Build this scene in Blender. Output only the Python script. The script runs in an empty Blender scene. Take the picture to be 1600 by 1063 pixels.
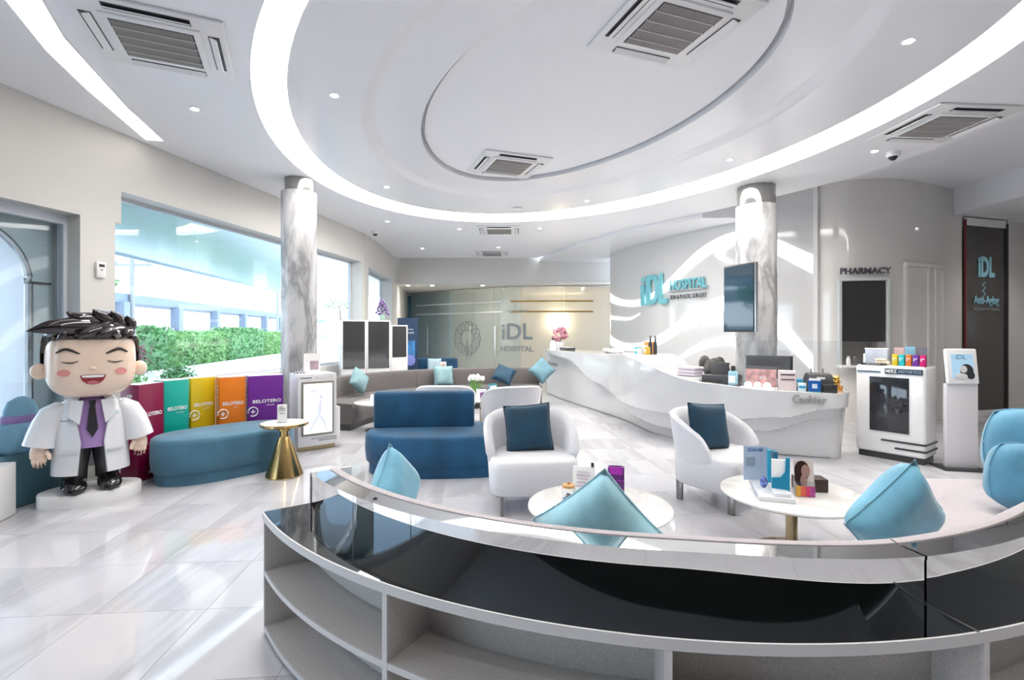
import bpy, bmesh, math, random
from mathutils import Matrix, Vector
R = math.radians
random.seed(4)
SC = bpy.context.scene
COL = SC.collection

# ------------------------------------------------------------------ camera, world, light, exposure
H = 1.54
cam = bpy.data.cameras.new('camera'); cam.lens = 17.66; cam.sensor_width = 36.0; cam.sensor_fit = 'HORIZONTAL'
cam.shift_y = -11.5 / 1600; cam.clip_end = 400
camo = bpy.data.objects.new('camera', cam); COL.objects.link(camo)
camo.location = (0, 0, H); camo.rotation_euler = (R(90), 0, 0); SC.camera = camo

world = bpy.data.worlds.new('world'); SC.world = world; world.use_nodes = True
bg = world.node_tree.nodes['Background']
bg.inputs[0].default_value = (0.80, 0.90, 1.0, 1); bg.inputs[1].default_value = 2.0

SC.view_settings.view_transform = 'Standard'; SC.view_settings.look = 'None'
SC.view_settings.exposure = 1.5; SC.view_settings.gamma = 1.0
SC.view_settings.use_curve_mapping = False
SC.cycles.use_denoising = True
SC.cycles.transparent_max_bounces = 24
SC.cycles.sample_clamp_indirect = 6.0
SC.cycles.caustics_reflective = False; SC.cycles.caustics_refractive = False
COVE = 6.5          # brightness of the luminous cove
SPOT = 24.0        # watts of one downlight

# ------------------------------------------------------------------ materials
MATS = {}
def mat(name, col=(.8, .8, .8), rough=.5, metal=0., spec=.5, coat=0., emit=None, estr=0., vary=0., vscale=6., bump=0., bscale=60., alpha=1., sheen=0., trans=0.):
    if name in MATS: return MATS[name]
    m = bpy.data.materials.new(name); m.use_nodes = True
    nt = m.node_tree; b = nt.nodes['Principled BSDF']
    b.inputs['Base Color'].default_value = (*col, 1); b.inputs['Roughness'].default_value = rough
    b.inputs['Metallic'].default_value = metal; b.inputs['Specular IOR Level'].default_value = spec
    b.inputs['Coat Weight'].default_value = coat; b.inputs['Coat Roughness'].default_value = .04
    b.inputs['Sheen Weight'].default_value = sheen; b.inputs['Alpha'].default_value = alpha
    b.inputs['Transmission Weight'].default_value = trans
    if emit: b.inputs['Emission Color'].default_value = (*emit, 1); b.inputs['Emission Strength'].default_value = estr
    if vary or bump:
        tc = nt.nodes.new('ShaderNodeTexCoord')
        if vary:
            n = nt.nodes.new('ShaderNodeTexNoise'); n.inputs['Scale'].default_value = vscale; n.inputs['Detail'].default_value = 4
            nt.links.new(tc.outputs['Object'], n.inputs['Vector'])
            r = nt.nodes.new('ShaderNodeValToRGB')
            r.color_ramp.elements[0].position = .35; r.color_ramp.elements[1].position = .65
            r.color_ramp.elements[0].color = (*[c * (1 - vary) for c in col], 1)
            r.color_ramp.elements[1].color = (*[min(1, c * (1 + vary)) for c in col], 1)
            nt.links.new(n.outputs['Fac'], r.inputs['Fac']); nt.links.new(r.outputs['Color'], b.inputs['Base Color'])
        if bump:
            n2 = nt.nodes.new('ShaderNodeTexNoise'); n2.inputs['Scale'].default_value = bscale; n2.inputs['Detail'].default_value = 3
            nt.links.new(tc.outputs['Object'], n2.inputs['Vector'])
            bp = nt.nodes.new('ShaderNodeBump'); bp.inputs['Strength'].default_value = bump; bp.inputs['Distance'].default_value = .01
            nt.links.new(n2.outputs['Fac'], bp.inputs['Height']); nt.links.new(bp.outputs['Normal'], b.inputs['Normal'])
    MATS[name] = m; return m

def marble(name, base, vein, rough, scale, stretch, rotz, thresh, coords='world', coat=0., roty=0.):
    m = bpy.data.materials.new(name); m.use_nodes = True; nt = m.node_tree; b = nt.nodes['Principled BSDF']
    b.inputs['Roughness'].default_value = rough; b.inputs['Coat Weight'].default_value = coat
    if coords == 'world':
        g = nt.nodes.new('ShaderNodeNewGeometry'); oi = nt.nodes.new('ShaderNodeObjectInfo')
        mul = nt.nodes.new('ShaderNodeMath'); mul.operation = 'MULTIPLY'; mul.inputs[1].default_value = 40
        nt.links.new(oi.outputs['Random'], mul.inputs[0])
        add = nt.nodes.new('ShaderNodeVectorMath'); add.operation = 'ADD'
        nt.links.new(g.outputs['Position'], add.inputs[0]); nt.links.new(mul.outputs[0], add.inputs[1]); src = add.outputs[0]
    else:
        src = nt.nodes.new('ShaderNodeTexCoord').outputs['Object']
    mp = nt.nodes.new('ShaderNodeMapping'); mp.inputs['Rotation'].default_value = (0, roty, rotz); mp.inputs['Scale'].default_value = stretch
    nt.links.new(src, mp.inputs['Vector'])
    n = nt.nodes.new('ShaderNodeTexNoise'); n.inputs['Scale'].default_value = scale; n.inputs['Detail'].default_value = 7; n.inputs['Roughness'].default_value = .6; n.inputs['Distortion'].default_value = .6
    nt.links.new(mp.outputs['Vector'], n.inputs['Vector'])
    r = nt.nodes.new('ShaderNodeValToRGB'); e = r.color_ramp.elements
    e[0].position = thresh[0]; e[0].color = (*base, 1); e[1].position = thresh[2]; e[1].color = (*base, 1)
    k = e.new(thresh[1]); k.color = (*vein, 1)
    nt.links.new(n.outputs['Fac'], r.inputs['Fac']); nt.links.new(r.outputs['Color'], b.inputs['Base Color'])
    MATS[name] = m; return m

def glassmat(name, tint, diffuse=0., dcol=(.9, .95, .95), fres=1.45, trl=False):
    m = bpy.data.materials.new(name); m.use_nodes = True; nt = m.node_tree; nt.nodes.clear()
    out = nt.nodes.new('ShaderNodeOutputMaterial'); tr = nt.nodes.new('ShaderNodeBsdfTransparent'); tr.inputs[0].default_value = (*tint, 1)
    gl = nt.nodes.new('ShaderNodeBsdfGlossy'); gl.inputs['Roughness'].default_value = .02
    lw = nt.nodes.new('ShaderNodeLayerWeight'); lw.inputs[0].default_value = .5      # Schlick: same from both sides of a pane
    pw5 = nt.nodes.new('ShaderNodeMath'); pw5.operation = 'POWER'; pw5.inputs[1].default_value = 5.0
    fr = nt.nodes.new('ShaderNodeMath'); fr.operation = 'MULTIPLY_ADD'; fr.inputs[1].default_value = .9; fr.inputs[2].default_value = .035
    nt.links.new(lw.outputs['Facing'], pw5.inputs[0]); nt.links.new(pw5.outputs[0], fr.inputs[0])
    base = tr.outputs[0]
    if diffuse:
        d = nt.nodes.new('ShaderNodeBsdfDiffuse'); d.inputs[0].default_value = (*dcol, 1)
        t2 = nt.nodes.new('ShaderNodeBsdfTranslucent'); t2.inputs[0].default_value = (*dcol, 1)
        mx0 = nt.nodes.new('ShaderNodeMixShader'); mx0.inputs[0].default_value = .5
        nt.links.new(d.outputs[0], mx0.inputs[1]); nt.links.new(t2.outputs[0], mx0.inputs[2])
        mx = nt.nodes.new('ShaderNodeMixShader'); mx.inputs[0].default_value = diffuse
        nt.links.new(base, mx.inputs[1]); nt.links.new(mx0.outputs[0], mx.inputs[2]); base = mx.outputs[0]
    m2 = nt.nodes.new('ShaderNodeMixShader')
    nt.links.new(fr.outputs[0], m2.inputs[0]); nt.links.new(base, m2.inputs[1]); nt.links.new(gl.outputs[0], m2.inputs[2])
    nt.links.new(m2.outputs[0], out.inputs[0]); MATS[name] = m; return m

WHITE = mat('white_lacquer', (.86, .86, .87), .12, coat=.4)
WHITES = mat('white_satin', (.84, .84, .85), .35)
PAINT = mat('wall_paint', (.65, .635, .61), .6)
CEIL = mat('ceiling_paint', (.89, .895, .93), .5)
CEILG = mat('ceiling_gloss', (.89, .895, .93), .22)
GLOSSW = mat('wall_gloss_white', (.68, .68, .685), .08, coat=.6)
GLOSSB = mat('wall_gloss_beige', (.74, .715, .69), .1, coat=.5)
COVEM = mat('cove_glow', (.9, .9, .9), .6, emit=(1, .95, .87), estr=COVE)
STRIPM = mat('strip_glow', (.9, .9, .9), .6, emit=(1, .93, .82), estr=1.6)
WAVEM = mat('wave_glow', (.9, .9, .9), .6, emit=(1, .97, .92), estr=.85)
LEDM = mat('lamp_lens', (1, 1, 1), .5, emit=(1, .97, .93), estr=25)
DARK = mat('dark_plastic', (.035, .036, .04), .35)
BLACK = mat('black_gloss', (.012, .012, .014), .06, coat=.5)
GREY = mat('grey_metal', (.42, .41, .40), .28, metal=1)
STEEL = mat('brushed_steel', (.70, .70, .71), .18, metal=1)
CHAIRLEG = mat('chair_leg_metal', (.30, .29, .28), .3, metal=1)
GOLD = mat('brushed_gold', (.62, .42, .17), .2, metal=1, bump=.05, bscale=40)
BRASS = mat('dull_brass', (.50, .40, .24), .28, metal=1)
MIRROR = mat('polished_mirror', (.86, .86, .86), .02, metal=1)
DMIRROR = mat('smoked_mirror', (.13, .14, .145), .02, metal=1)
CABG = mat('cabinet_glass', (.055, .055, .058), .03, coat=1.0)
TEALV = mat('teal_velvet', (.055, .16, .245), .75, sheen=.2, vary=.18, vscale=3, bump=.05, bscale=220)
BLUEV = mat('blue_velvet', (.004, .07, .16), .7, sheen=.12, vary=.3, vscale=3, bump=.05, bscale=220)
NAVYV = mat('navy_velvet', (.002, .042, .085), .7, sheen=.1, vary=.2, vscale=5)
DEEPV = mat('deep_sky_velvet', (.085, .29, .44), .7, sheen=.3, vary=.14, vscale=5)
AQUAV = mat('aqua_velvet', (.33, .62, .72), .7, sheen=.5, vary=.14, vscale=7)
SKYV = mat('sky_velvet', (.17, .46, .62), .7, sheen=.5, vary=.14, vscale=7)
PALEV = mat('pale_aqua_fabric', (.23, .38, .41), .8, vary=.12, vscale=9)
FABRIC = mat('light_grey_fabric', (.74, .745, .78), .85, sheen=.2, vary=.03, vscale=60, bump=.1, bscale=350)
GREYSOFA = mat('taupe_grey_fabric', (.105, .095, .095), .85, sheen=.2, vary=.05, vscale=40, bump=.08, bscale=250)
SEATF = mat('lilac_grey_fabric', (.47, .43, .45), .85, sheen=.2, vary=.03, vscale=30)
LINEN = mat('linen_laminate', (.56, .535, .52), .6, vary=.13, vscale=160, bump=.08, bscale=300)
EDGE = mat('pale_edge_band', (.62, .61, .62), .4)
PAPER = mat('white_paper', (.9, .9, .9), .6)
SCREENOFF = mat('screen_dark', (.02, .022, .028), .05, coat=.6)
GLASS = glassmat('window_glass', (.93, .97, .99))
FROST = glassmat('frosted_glass', (.86, .95, .95), .38, (.86, .93, .92))
FROSTW = glassmat('frosted_glass_warm', (.96, .95, .90), .5, (.93, .92, .86))
ACRYL = glassmat('acrylic', (.95, .96, .97), .06, (.9, .92, .95))
TINTG = mat('smoked_brown_glass', (.055, .05, .046), .06, coat=.4)
marble('floor_marble', (.54, .54, .575), (.44, .44, .465), .045, .8, (1.0, .16, 1), R(-52), (.47, .55, .59))
marble('column_marble', (.54, .54, .555), (.26, .26, .27), .22, 2.6, (1.3, 1.3, .42), 0, (.42, .55, .68), coords='object', roty=R(38))
marble('table_marble', (.84, .83, .81), (.68, .66, .64), .12, 2.0, (1, .4, 1), R(35), (.44, .55, .60), coords='object')

# ------------------------------------------------------------------ mesh helpers
class M:
    def __init__(s): s.bm = bmesh.new()
    def box(s, c, d, rz=0, r=0, seg=2, rx=0, ry=0):
        mx = Matrix.Translation(c) @ Matrix.Rotation(rz, 4, 'Z') @ Matrix.Rotation(ry, 4, 'Y') @ Matrix.Rotation(rx, 4, 'X') @ Matrix.Diagonal((*d, 1))
        g = bmesh.ops.create_cube(s.bm, size=1, matrix=mx)
        if r:
            es = list({e for v in g['verts'] for e in v.link_edges})
            bmesh.ops.bevel(s.bm, geom=es, offset=r, segments=seg, profile=.5, affect='EDGES')
        return s
    def b2(s, x0, x1, y0, y1, z0, z1, r=0, seg=2):
        return s.box(((x0 + x1) / 2, (y0 + y1) / 2, (z0 + z1) / 2), (abs(x1 - x0), abs(y1 - y0), abs(z1 - z0)), r=r, seg=seg)
    def loft(s, rings, caps=True, closed=True):
        vs = [[s.bm.verts.new(p) for p in rg] for rg in rings]
        n = len(vs[0])
        for a, b in zip(vs[:-1], vs[1:]):
            for i in range(n if closed else n - 1):
                j = (i + 1) % n
                try: s.bm.faces.new((a[i], a[j], b[j], b[i]))
                except ValueError: pass
        if caps and closed:
            for rg in (vs[0], vs[-1]):
                try: s.bm.faces.new(rg)
                except ValueError: pass
        return s
    def lathe(s, prof, n=32, c=(0, 0, 0), sx=1, sy=1, fr=None):
        rings = []
        for r, z in prof:
            rg = []
            for i in range(n):
                a = 2 * math.pi * i / n; k = fr(a, z) if fr else 1
                rg.append((c[0] + max(r, 1e-4) * k * math.cos(a) * sx, c[1] + max(r, 1e-4) * k * math.sin(a) * sy, c[2] + z))
            rings.append(rg)
        return s.loft(rings)
    def cyl(s, r, z0, z1, c=(0, 0), r2=None, n=24):
        return s.lathe([(r, z0), (r if r2 is None else r2, z1)], n, (c[0], c[1], 0))
    def prism(s, pts, z0, z1):
        return s.loft([[(x, y, z0) for x, y in pts], [(x, y, z1) for x, y in pts]])
    def tube(s, pts, r, n=8, closed=False):
        pts = [Vector(p) for p in pts]; rings = []
        m = len(pts); up = Vector((0, 0, 1))
        rr = r if isinstance(r, (list, tuple)) else [r] * m
        for i, p in enumerate(pts):
            if closed: t = (pts[(i + 1) % m] - pts[i - 1])
            else: t = pts[min(i + 1, m - 1)] - pts[max(i - 1, 0)]
            if t.length < 1e-9: t = Vector((0, 0, 1))
            t.normalize()
            a = t.cross(up)
            if a.length < .05: a = t.cross(Vector((1, 0, 0)))
            a.normalize(); b = a.cross(t)
            rings.append([p + (a * math.cos(2 * math.pi * k / n) + b * math.sin(2 * math.pi * k / n)) * rr[i] for k in range(n)])
        if closed: rings.append([v.copy() for v in rings[0]]); return s.loft(rings, caps=False)
        return s.loft(rings)
    def ball(s, c, d, n=20, e=1.0):
        rings = []
        sg = lambda v: math.copysign(abs(v) ** e, v)
        for i in range(n // 2 + 1):
            th = math.pi * i / (n // 2); zz = -math.cos(th); rr = max(math.sin(th), 1e-4)
            rings.append([(c[0] + d[0] * sg(math.cos(2 * math.pi * k / n)) * rr ** e, c[1] + d[1] * sg(math.sin(2 * math.pi * k / n)) * rr ** e, c[2] + d[2] * sg(zz)) for k in range(n)])
        return s.loft(rings)
    def quad(s, a, b, c, d):
        s.bm.faces.new([s.bm.verts.new(p) for p in (a, b, c, d)]); return s
    def poly(s, pts):
        s.bm.faces.new([s.bm.verts.new(p) for p in pts]); return s
    def xf(s, mx): bmesh.ops.transform(s.bm, matrix=mx, verts=s.bm.verts); return s

def ob(name, m, material, parent=None, smooth=35, kind=None, label=None):
    me = bpy.data.meshes.new(name)
    if isinstance(m, M):
        bmesh.ops.recalc_face_normals(m.bm, faces=m.bm.faces)
        m.bm.to_mesh(me); m.bm.free()
    else: me = m
    if material:
        me.materials.clear(); me.materials.append(material if not isinstance(material, str) else MATS[material])
    if smooth:
        for p in me.polygons: p.use_smooth = True
        me.set_sharp_from_angle(angle=R(smooth))
    o = bpy.data.objects.new(name, me); COL.objects.link(o)
    if parent: o.parent = parent
    if kind: o['kind'] = kind
    if label: o['label'] = label
    return o
def tag(o, label, cat, group=None):
    o['label'] = label; o['category'] = cat
    if group: o['group'] = group
    return o
def thing(name, label, cat, loc=(0, 0, 0), rz=0, group=None):
    o = bpy.data.objects.new(name, None); COL.objects.link(o); o.empty_display_size = .1
    o.location = loc; o.rotation_euler = (0, 0, rz); return tag(o, label, cat, group)
def struct(name, m, material, smooth=35): return ob(name, m, material, None, smooth, 'structure')
def copy_tree(o, parent=None):
    c = o.copy(); COL.objects.link(c); c.parent = parent
    for ch in list(o.children): copy_tree(ch, c)
    return c
def text(name, s, size, material, parent, loc, rot=(R(90), 0, 0), ext=.002, bold=0., align='CENTER', sx=1., fit=0.):
    cu = bpy.data.curves.new(name, 'FONT'); cu.body = s; cu.size = size; cu.extrude = ext; cu.offset = bold
    cu.align_x = align; cu.align_y = 'CENTER'; cu.resolution_u = 3
    t = bpy.data.objects.new(name, cu); COL.objects.link(t); bpy.context.view_layer.update()
    me = bpy.data.meshes.new_from_object(t.evaluated_get(bpy.context.evaluated_depsgraph_get()))
    bpy.data.objects.remove(t); bpy.data.curves.remove(cu)
    if fit: sx = fit / max(1e-6, max(v.co.x for v in me.vertices) - min(v.co.x for v in me.vertices))
    o = ob(name, me, material, parent, 0)
    o.location = loc; o.rotation_euler = rot; o.scale = (sx, 1, 1); return o
def cr(P, n=10):
    P = [Vector(p) for p in P]; P = [2 * P[0] - P[1]] + P + [2 * P[-1] - P[-2]]; o = []
    for i in range(1, len(P) - 2):
        a, b, c, d = P[i - 1:i + 3]
        for k in range(n):
            t = k / n; o.append(.5 * ((2 * b) + (c - a) * t + (2 * a - 5 * b + 4 * c - d) * t * t + (3 * b - a - 3 * c + d) * t ** 3))
    o.append(P[-2]); return o
def lerp(xs, ys, x):
    if x <= xs[0]: return ys[0]
    for a, b, p, q in zip(xs[:-1], xs[1:], ys[:-1], ys[1:]):
        if x <= b: return p + (q - p) * (x - a) / (b - a)
    return ys[-1]
def slerp(xs, ys, x):
    if x <= xs[0]: return ys[0]
    for a, b, p, q in zip(xs[:-1], xs[1:], ys[:-1], ys[1:]):
        if x <= b: t = (x - a) / (b - a); t = t * t * (3 - 2 * t); return p + (q - p) * t
    return ys[-1]
class Path:
    """a plan curve with arc length, for things set along a curved wall"""
    def __init__(s, pts, n=10):
        s.p = cr(pts, n); s.s = [0]
        for a, b in zip(s.p[:-1], s.p[1:]): s.s.append(s.s[-1] + (b - a).length)
        s.len = s.s[-1]
    def at(s, d, off=0):
        i = 0
        while i < len(s.s) - 2 and s.s[i + 1] < d: i += 1
        t = (d - s.s[i]) / (s.s[i + 1] - s.s[i]); p = s.p[i] + (s.p[i + 1] - s.p[i]) * t
        g = (s.p[i + 1] - s.p[i]).normalized(); nrm = Vector((g.y, -g.x))
        return p + nrm * off, math.atan2(g.y, g.x)
def rbox(name, d, material, parent, loc, r=.01, rz=0, smooth=35, label=None, seg=2):
    return ob(name, M().box(loc, d, rz=rz, r=r, seg=seg), material, parent, smooth, label=label)
# ------------------------------------------------------------------ floor
TILE = .6; TA = R(4.7)
slab = struct('floor', M().b2(-7, 11, -4.5, 20, -.12, -.004), mat('grout', (.36, .355, .36), .7), 0)
tile_me = None; cand = []
ca, sa = math.cos(TA), math.sin(TA)
for i in range(-12, 22):
    for j in range(-9, 36):
        u = (.045 + i) * TILE + .01; v = (j + .38) * TILE
        x = u * ca - v * sa; y = u * sa + v * ca
        if x < -6.3 or x > 10.4 or y < -4.1 or y > 19.4: continue
        if x < -5.35 + .185 * y: continue
        vis = y > .9 and abs(x) < 1.02 * y + .5 and y < 16
        cand.append((0 if vis else 1, y, x))
cand.sort()
rest = M()
for k, (nv, y, x) in enumerate(cand):
    if k < 300 and not nv:
        if tile_me is None:
            o = ob('floor_tile', M().b2(-.2988, .2988, -.2988, .2988, -.004, 0), 'floor_marble', slab, 0); tile_me = o.data
        else:
            o = bpy.data.objects.new('floor_tile', tile_me); COL.objects.link(o); o.parent = slab
        o.location = (x, y, 0); o.rotation_euler = (0, 0, TA)
    else:
        rest.box((x, y, -.002), (.5976, .5976, .004), rz=TA)
ob('floor_tile_field', rest, 'floor_marble', slab, 0, 'stuff')

# ------------------------------------------------------------------ ceiling
ZC = 3.80; EA = R(-65.5)
def ell(c, a, b, z, n=96):
    o = []
    for i in range(n):
        t = 2 * math.pi * i / n; u, v = a * math.cos(t), b * math.sin(t)
        o.append(Vector((c[0] + u * math.cos(EA) - v * math.sin(EA), c[1] + u * math.sin(EA) + v * math.cos(EA), z)))
    return o
LIP = [(.83, 15.2), (1.61, 12.67), (2.2, 11.52), (2.6, 10.75), (3.23, 10.02), (3.6, 9.5), (4.4, 8.33), (4.98, 7.3), (5.15, 6.5), (5.25, 5.5), (5.3, 4), (5.3, -4.2)]
ROOM = [(-6.25, -4.2), (-3.355, 11.45), (-3.5, 15.2)] + LIP
def cast(c, d):
    best = 1e9
    for (x0, y0), (x1, y1) in zip(ROOM, ROOM[1:] + ROOM[:1]):
        ex, ey = x1 - x0, y1 - y0; den = d.x * ey - d.y * ex
        if abs(den) < 1e-9: continue
        t = ((x0 - c[0]) * ey - (y0 - c[1]) * ex) / den; w = ((x0 - c[0]) * d.y - (y0 - c[1]) * d.x) / den
        if t > 0 and -1e-6 <= w <= 1 + 1e-6: best = min(best, t)
    return best
EO = ((.56, 5.93), 4.53, 3.23); EI = ((.55, 5.64), 4.12, 2.81); ES = ((.55, 5.43), 2.96, 1.91); EC = ((.54, 5.35), 2.46, 1.40)
m = M(); N = 192
inner = ell(*EO, ZC, N); outer = []
cc = EO[0]
angs = [math.atan2(p.y - cc[1], p.x - cc[0]) for p in inner]
for p, a in zip(inner, angs):
    d = Vector((math.cos(a), math.sin(a))); t = cast(cc, d); outer.append(Vector((cc[0] + d.x * t, cc[1] + d.y * t, ZC)))
m.loft([outer, inner], caps=False)
m.loft([inner, ell(*EO, ZC + .16, N)], caps=False)
m.loft([ell(*EO, ZC + .16, N), [Vector((p.x, p.y, ZC + .16)) for p in outer]], caps=False)
ceil = struct('ceiling', m, CEIL, 30)
m = M()
rings = [ell(*EI, ZC + .16), ell(*EI, ZC)]
for k in range(9):
    t = k / 8; s = t * t * (3 - 2 * t)
    rings.append(ell(ES[0], ES[1] + .17 * (1 - t), ES[2] + .17 * (1 - t), ZC + .05 * s))
rings += [ell(*EC, ZC + .05), ell(EC[0], EC[1] + .01, EC[2] + .01, ZC + .20)]
m.loft(rings, caps=False); ob('ceiling_ring', m, CEILG, ceil, 30)
m = M(); g = .045
m.loft([ell(EC[0], EC[1] - g, EC[2] - g, ZC + .20), ell(EC[0], EC[1] - g, EC[2] - g, ZC + .10)], caps=False)
m.poly(ell(EC[0], EC[1] - g, EC[2] - g, ZC + .10)); ob('ceiling_center_panel', m, CEIL, ceil, 30)
ob('ceiling_backing', M().b2(-3.2, 4.4, .5, 11, ZC + .2, ZC + .24), CEIL, ceil, 0)
# lower strip before the feature wall, high pocket before the pharmacy, low bay at the right
m = M()
for (x0, y0), (x1, y1) in zip(LIP[:5], LIP[1:6]): m.quad((x0, y0, 3.71), (x1, y1, 3.71), (x1, y1, ZC), (x0, y0, ZC))
m.poly([(x, y, 3.71) for x, y in LIP[:6]] + [(5.6, 9.5, 3.71), (5.6, 16, 3.71), (.83, 16, 3.71)])
ob('ceiling_strip', m, CEILG, ceil, 0)
m = M()
for (x0, y0), (x1, y1) in zip(LIP[5:-1], LIP[6:]): m.quad((x0, y0, ZC), (x1, y1, ZC), (x1, y1, 4.15), (x0, y0, 4.15))
m.poly([(x, y, 4.15) for x, y in LIP[5:]] + [(8, -4.2, 4.15), (8, 9.6, 4.15), (3.6, 9.6, 4.15)])
m.quad((3.6, 9.5, 3.71), (5.6, 9.5, 3.71), (5.6, 9.5, 4.15), (3.6, 9.5, 4.15))
m.quad((8, -4.2, 3.68), (8, 9.7, 3.68), (8, 9.7, 4.15), (8, -4.2, 4.15))
m.quad((8, -4.2, 3.68), (10.6, -4.2, 3.68), (10.6, 9.9, 3.68), (8, 9.9, 3.68))
ob('ceiling_pocket', m, CEIL, ceil, 0)
# luminous panel in the slot round the oval, standing in for hidden cove LEDs
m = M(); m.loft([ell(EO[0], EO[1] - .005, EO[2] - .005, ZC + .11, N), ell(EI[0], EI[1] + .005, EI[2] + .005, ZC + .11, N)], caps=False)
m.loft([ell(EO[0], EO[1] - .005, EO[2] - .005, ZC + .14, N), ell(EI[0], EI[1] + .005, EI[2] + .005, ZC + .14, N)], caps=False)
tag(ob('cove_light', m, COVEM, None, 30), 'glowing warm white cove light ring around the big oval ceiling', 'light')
st = [(-3.43, 3.41), (-3.71, 4.0), (-3.93, 4.64), (-4.27, 5.86), (-4.09, 5.89), (-3.85, 5.02), (-3.58, 4.27), (-3.42, 3.83), (-3.19, 3.41), (-2.75, 2.4), (-2.4, 1.2), (-2.62, 1.2), (-3.0, 2.4)]
sl = thing('strip_light', 'curved tapering strip light in ceiling beside the wall of tall windows', 'light', (0, 0, ZC))
ob('diffuser', M().prism(st, -.012, -.004), STRIPM, sl, 0)
ob('rim', M().tube([(x, y, -.004) for x, y in st], .006, 6, True), WHITES, sl, 30)

# ------------------------------------------------------------------ left wall with its windows
LX = -5.475; LA = -math.atan(.185)
LM = Matrix.Translation((LX, 0, 0)) @ Matrix.Rotation(LA, 4, 'Z')     # local y runs along the wall, local -x is outside
m = M()
m.b2(-.34, 0, -4.4, 5.783, 2.77, 3.98); m.b2(-.34, 0, 5.783, 11.66, 3.14, 3.98)
m.b2(-.34, 0, 5.33, 5.71, 0, 2.77)
m.b2(-.34, 0, 5.71, 11.66, 0, .88); m.b2(-.34, 0, -4.4, -2.6, 0, 2.77)
m.b2(-.34, 0, 11.5, 11.66, .88, 3.14)
struct('wall_left', m.xf(LM), PAINT, 0)
m = M()
m.prism([(-3.355, 11.4), (-3.70, 11.4), (-3.72, 11.8), (-3.37, 11.8)], 0, 3.98)
m.prism([(-3.37, 11.8), (-3.72, 11.8), (-3.85, 14.6), (-3.49, 14.6)], 3.08, 3.98)
m.prism([(-3.37, 11.8), (-3.72, 11.8), (-3.85, 14.6), (-3.49, 14.6)], 0, .88)
m.prism([(-3.49, 14.6), (-3.85, 14.6), (-3.86, 15.3), (-3.5, 15.3)], 0, 3.98)
struct('wall_left_far', m, PAINT, 0)
w1 = struct('window_1', M().b2(-.30, -.26, 5.72, 11.5, .86, .92).b2(-.30, -.26, 5.72, 11.5, 3.10, 3.14).b2(-.30, -.26, 5.71, 5.74, .86, 3.14).b2(-.30, -.26, 11.46, 11.5, .86, 3.14).xf(LM), mat('window_frame', (.62, .66, .72), .4), 0)
js = [5.74, 7.12, 8.55, 9.98, 11.46]
for a, b in zip(js[:-1], js[1:]): ob('pane', M().b2(-.285, -.273, a + .004, b - .004, .92, 3.10).xf(LM), GLASS, w1, 0)
w2 = struct('window_2', M().prism([(-3.62, 11.8), (-3.68, 11.8), (-3.80, 14.6), (-3.74, 14.6)], .86, .93).prism([(-3.62, 11.8), (-3.68, 11.8), (-3.80, 14.6), (-3.74, 14.6)], 3.03, 3.08).prism([(-3.66, 12.75), (-3.72, 12.75), (-3.725, 12.82), (-3.665, 12.82)], .9, 3.05), mat('window_frame'), 0)
ob('pane', M().prism([(-3.64, 11.8), (-3.655, 11.8), (-3.69, 12.76), (-3.675, 12.76)], .93, 3.03), GLASS, w2, 0)
ob('pane', M().prism([(-3.68, 12.82), (-3.695, 12.82), (-3.77, 14.6), (-3.755, 14.6)], .93, 3.03), GLASS, w2, 0)
# arched entrance
d1 = struct('door_1', M().b2(-.24, -.16, -2.6, 5.33, 2.67, 2.77).b2(-.24, -.16, 5.29, 5.33, 0, 2.67).b2(-.22, -.18, 3.18, 3.22, 0, 2.67).b2(-.22, -.18, .78, .82, 0, 2.67).b2(-.22, -.18, -2.6, 5.33, 0, .05).xf(LM), mat('door_frame', (.66, .70, .76), .4), 0)
for a, b in ((-2.6, .78), (.82, 3.18), (3.22, 5.29)): ob('pane', M().b2(-.206, -.194, a, b, .05, 2.67).xf(LM), GLASS, d1, 0)
ARU0, ARU1, ART, ARR = 3.05, 5.06, 2.58, .55
def arch(off):
    a, b, t, r = ARU0 - off, ARU1 + off, ART + off, ARR + off; p = [(a, 0)]
    for k in range(13): th = math.pi - k * math.pi / 24; p.append((a + r + r * math.cos(th), t - r + r * math.sin(th)))
    for k in range(13): th = math.pi / 2 - k * math.pi / 24; p.append((b - r + r * math.cos(th), t - r + r * math.sin(th)))
    p.append((b, 0)); return p
pa = arch(0); pb = [(2.3, 0), (2.3, 2.8)] + [(p[0], 2.8) for p in pa[2:-2]] + [(5.36, 2.8), (5.36, 0)]
m = M(); m.loft([[(-.34, u, z) for u, z in pa], [(-.34, u, z) for u, z in pb]], caps=False, closed=False)
aw = struct('wall_arch', m.xf(LM), mat('arch_panel', (.52, .60, .62), .45), 0)
m = M(); m.loft([[(-.345, u, z) for u, z in pa], [(-1.25, u, z) for u, z in pa]], caps=False, closed=False)
ob('arch_tunnel', m.xf(LM), mat('arch_white', (.86, .90, .95), .5), aw, 30)
ob('arch_trim', M().tube([(-.33, u, z) for u, z in arch(.03)], .035, 8).xf(LM), STEEL, aw, 40)
ob('joint_bar', M().b2(-.338, -.325, 5.10, 5.30, 2.04, 2.06).xf(LM), DARK, aw, 0)
# wall gadget on the pillar
t = thing('call_panel', 'small white control panel on the pillar beside the tall window', 'switch', LM @ Vector((0, 5.53, 2.22)), LA)
rbox('casing', (.035, .10, .17), WHITES, t, (.0175, 0, 0), .008)
rbox('display', (.006, .06, .03), DARK, t, (.036, .0, .045), 0); rbox('button', (.008, .03, .015), GREY, t, (.036, 0, 0), .002)

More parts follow.
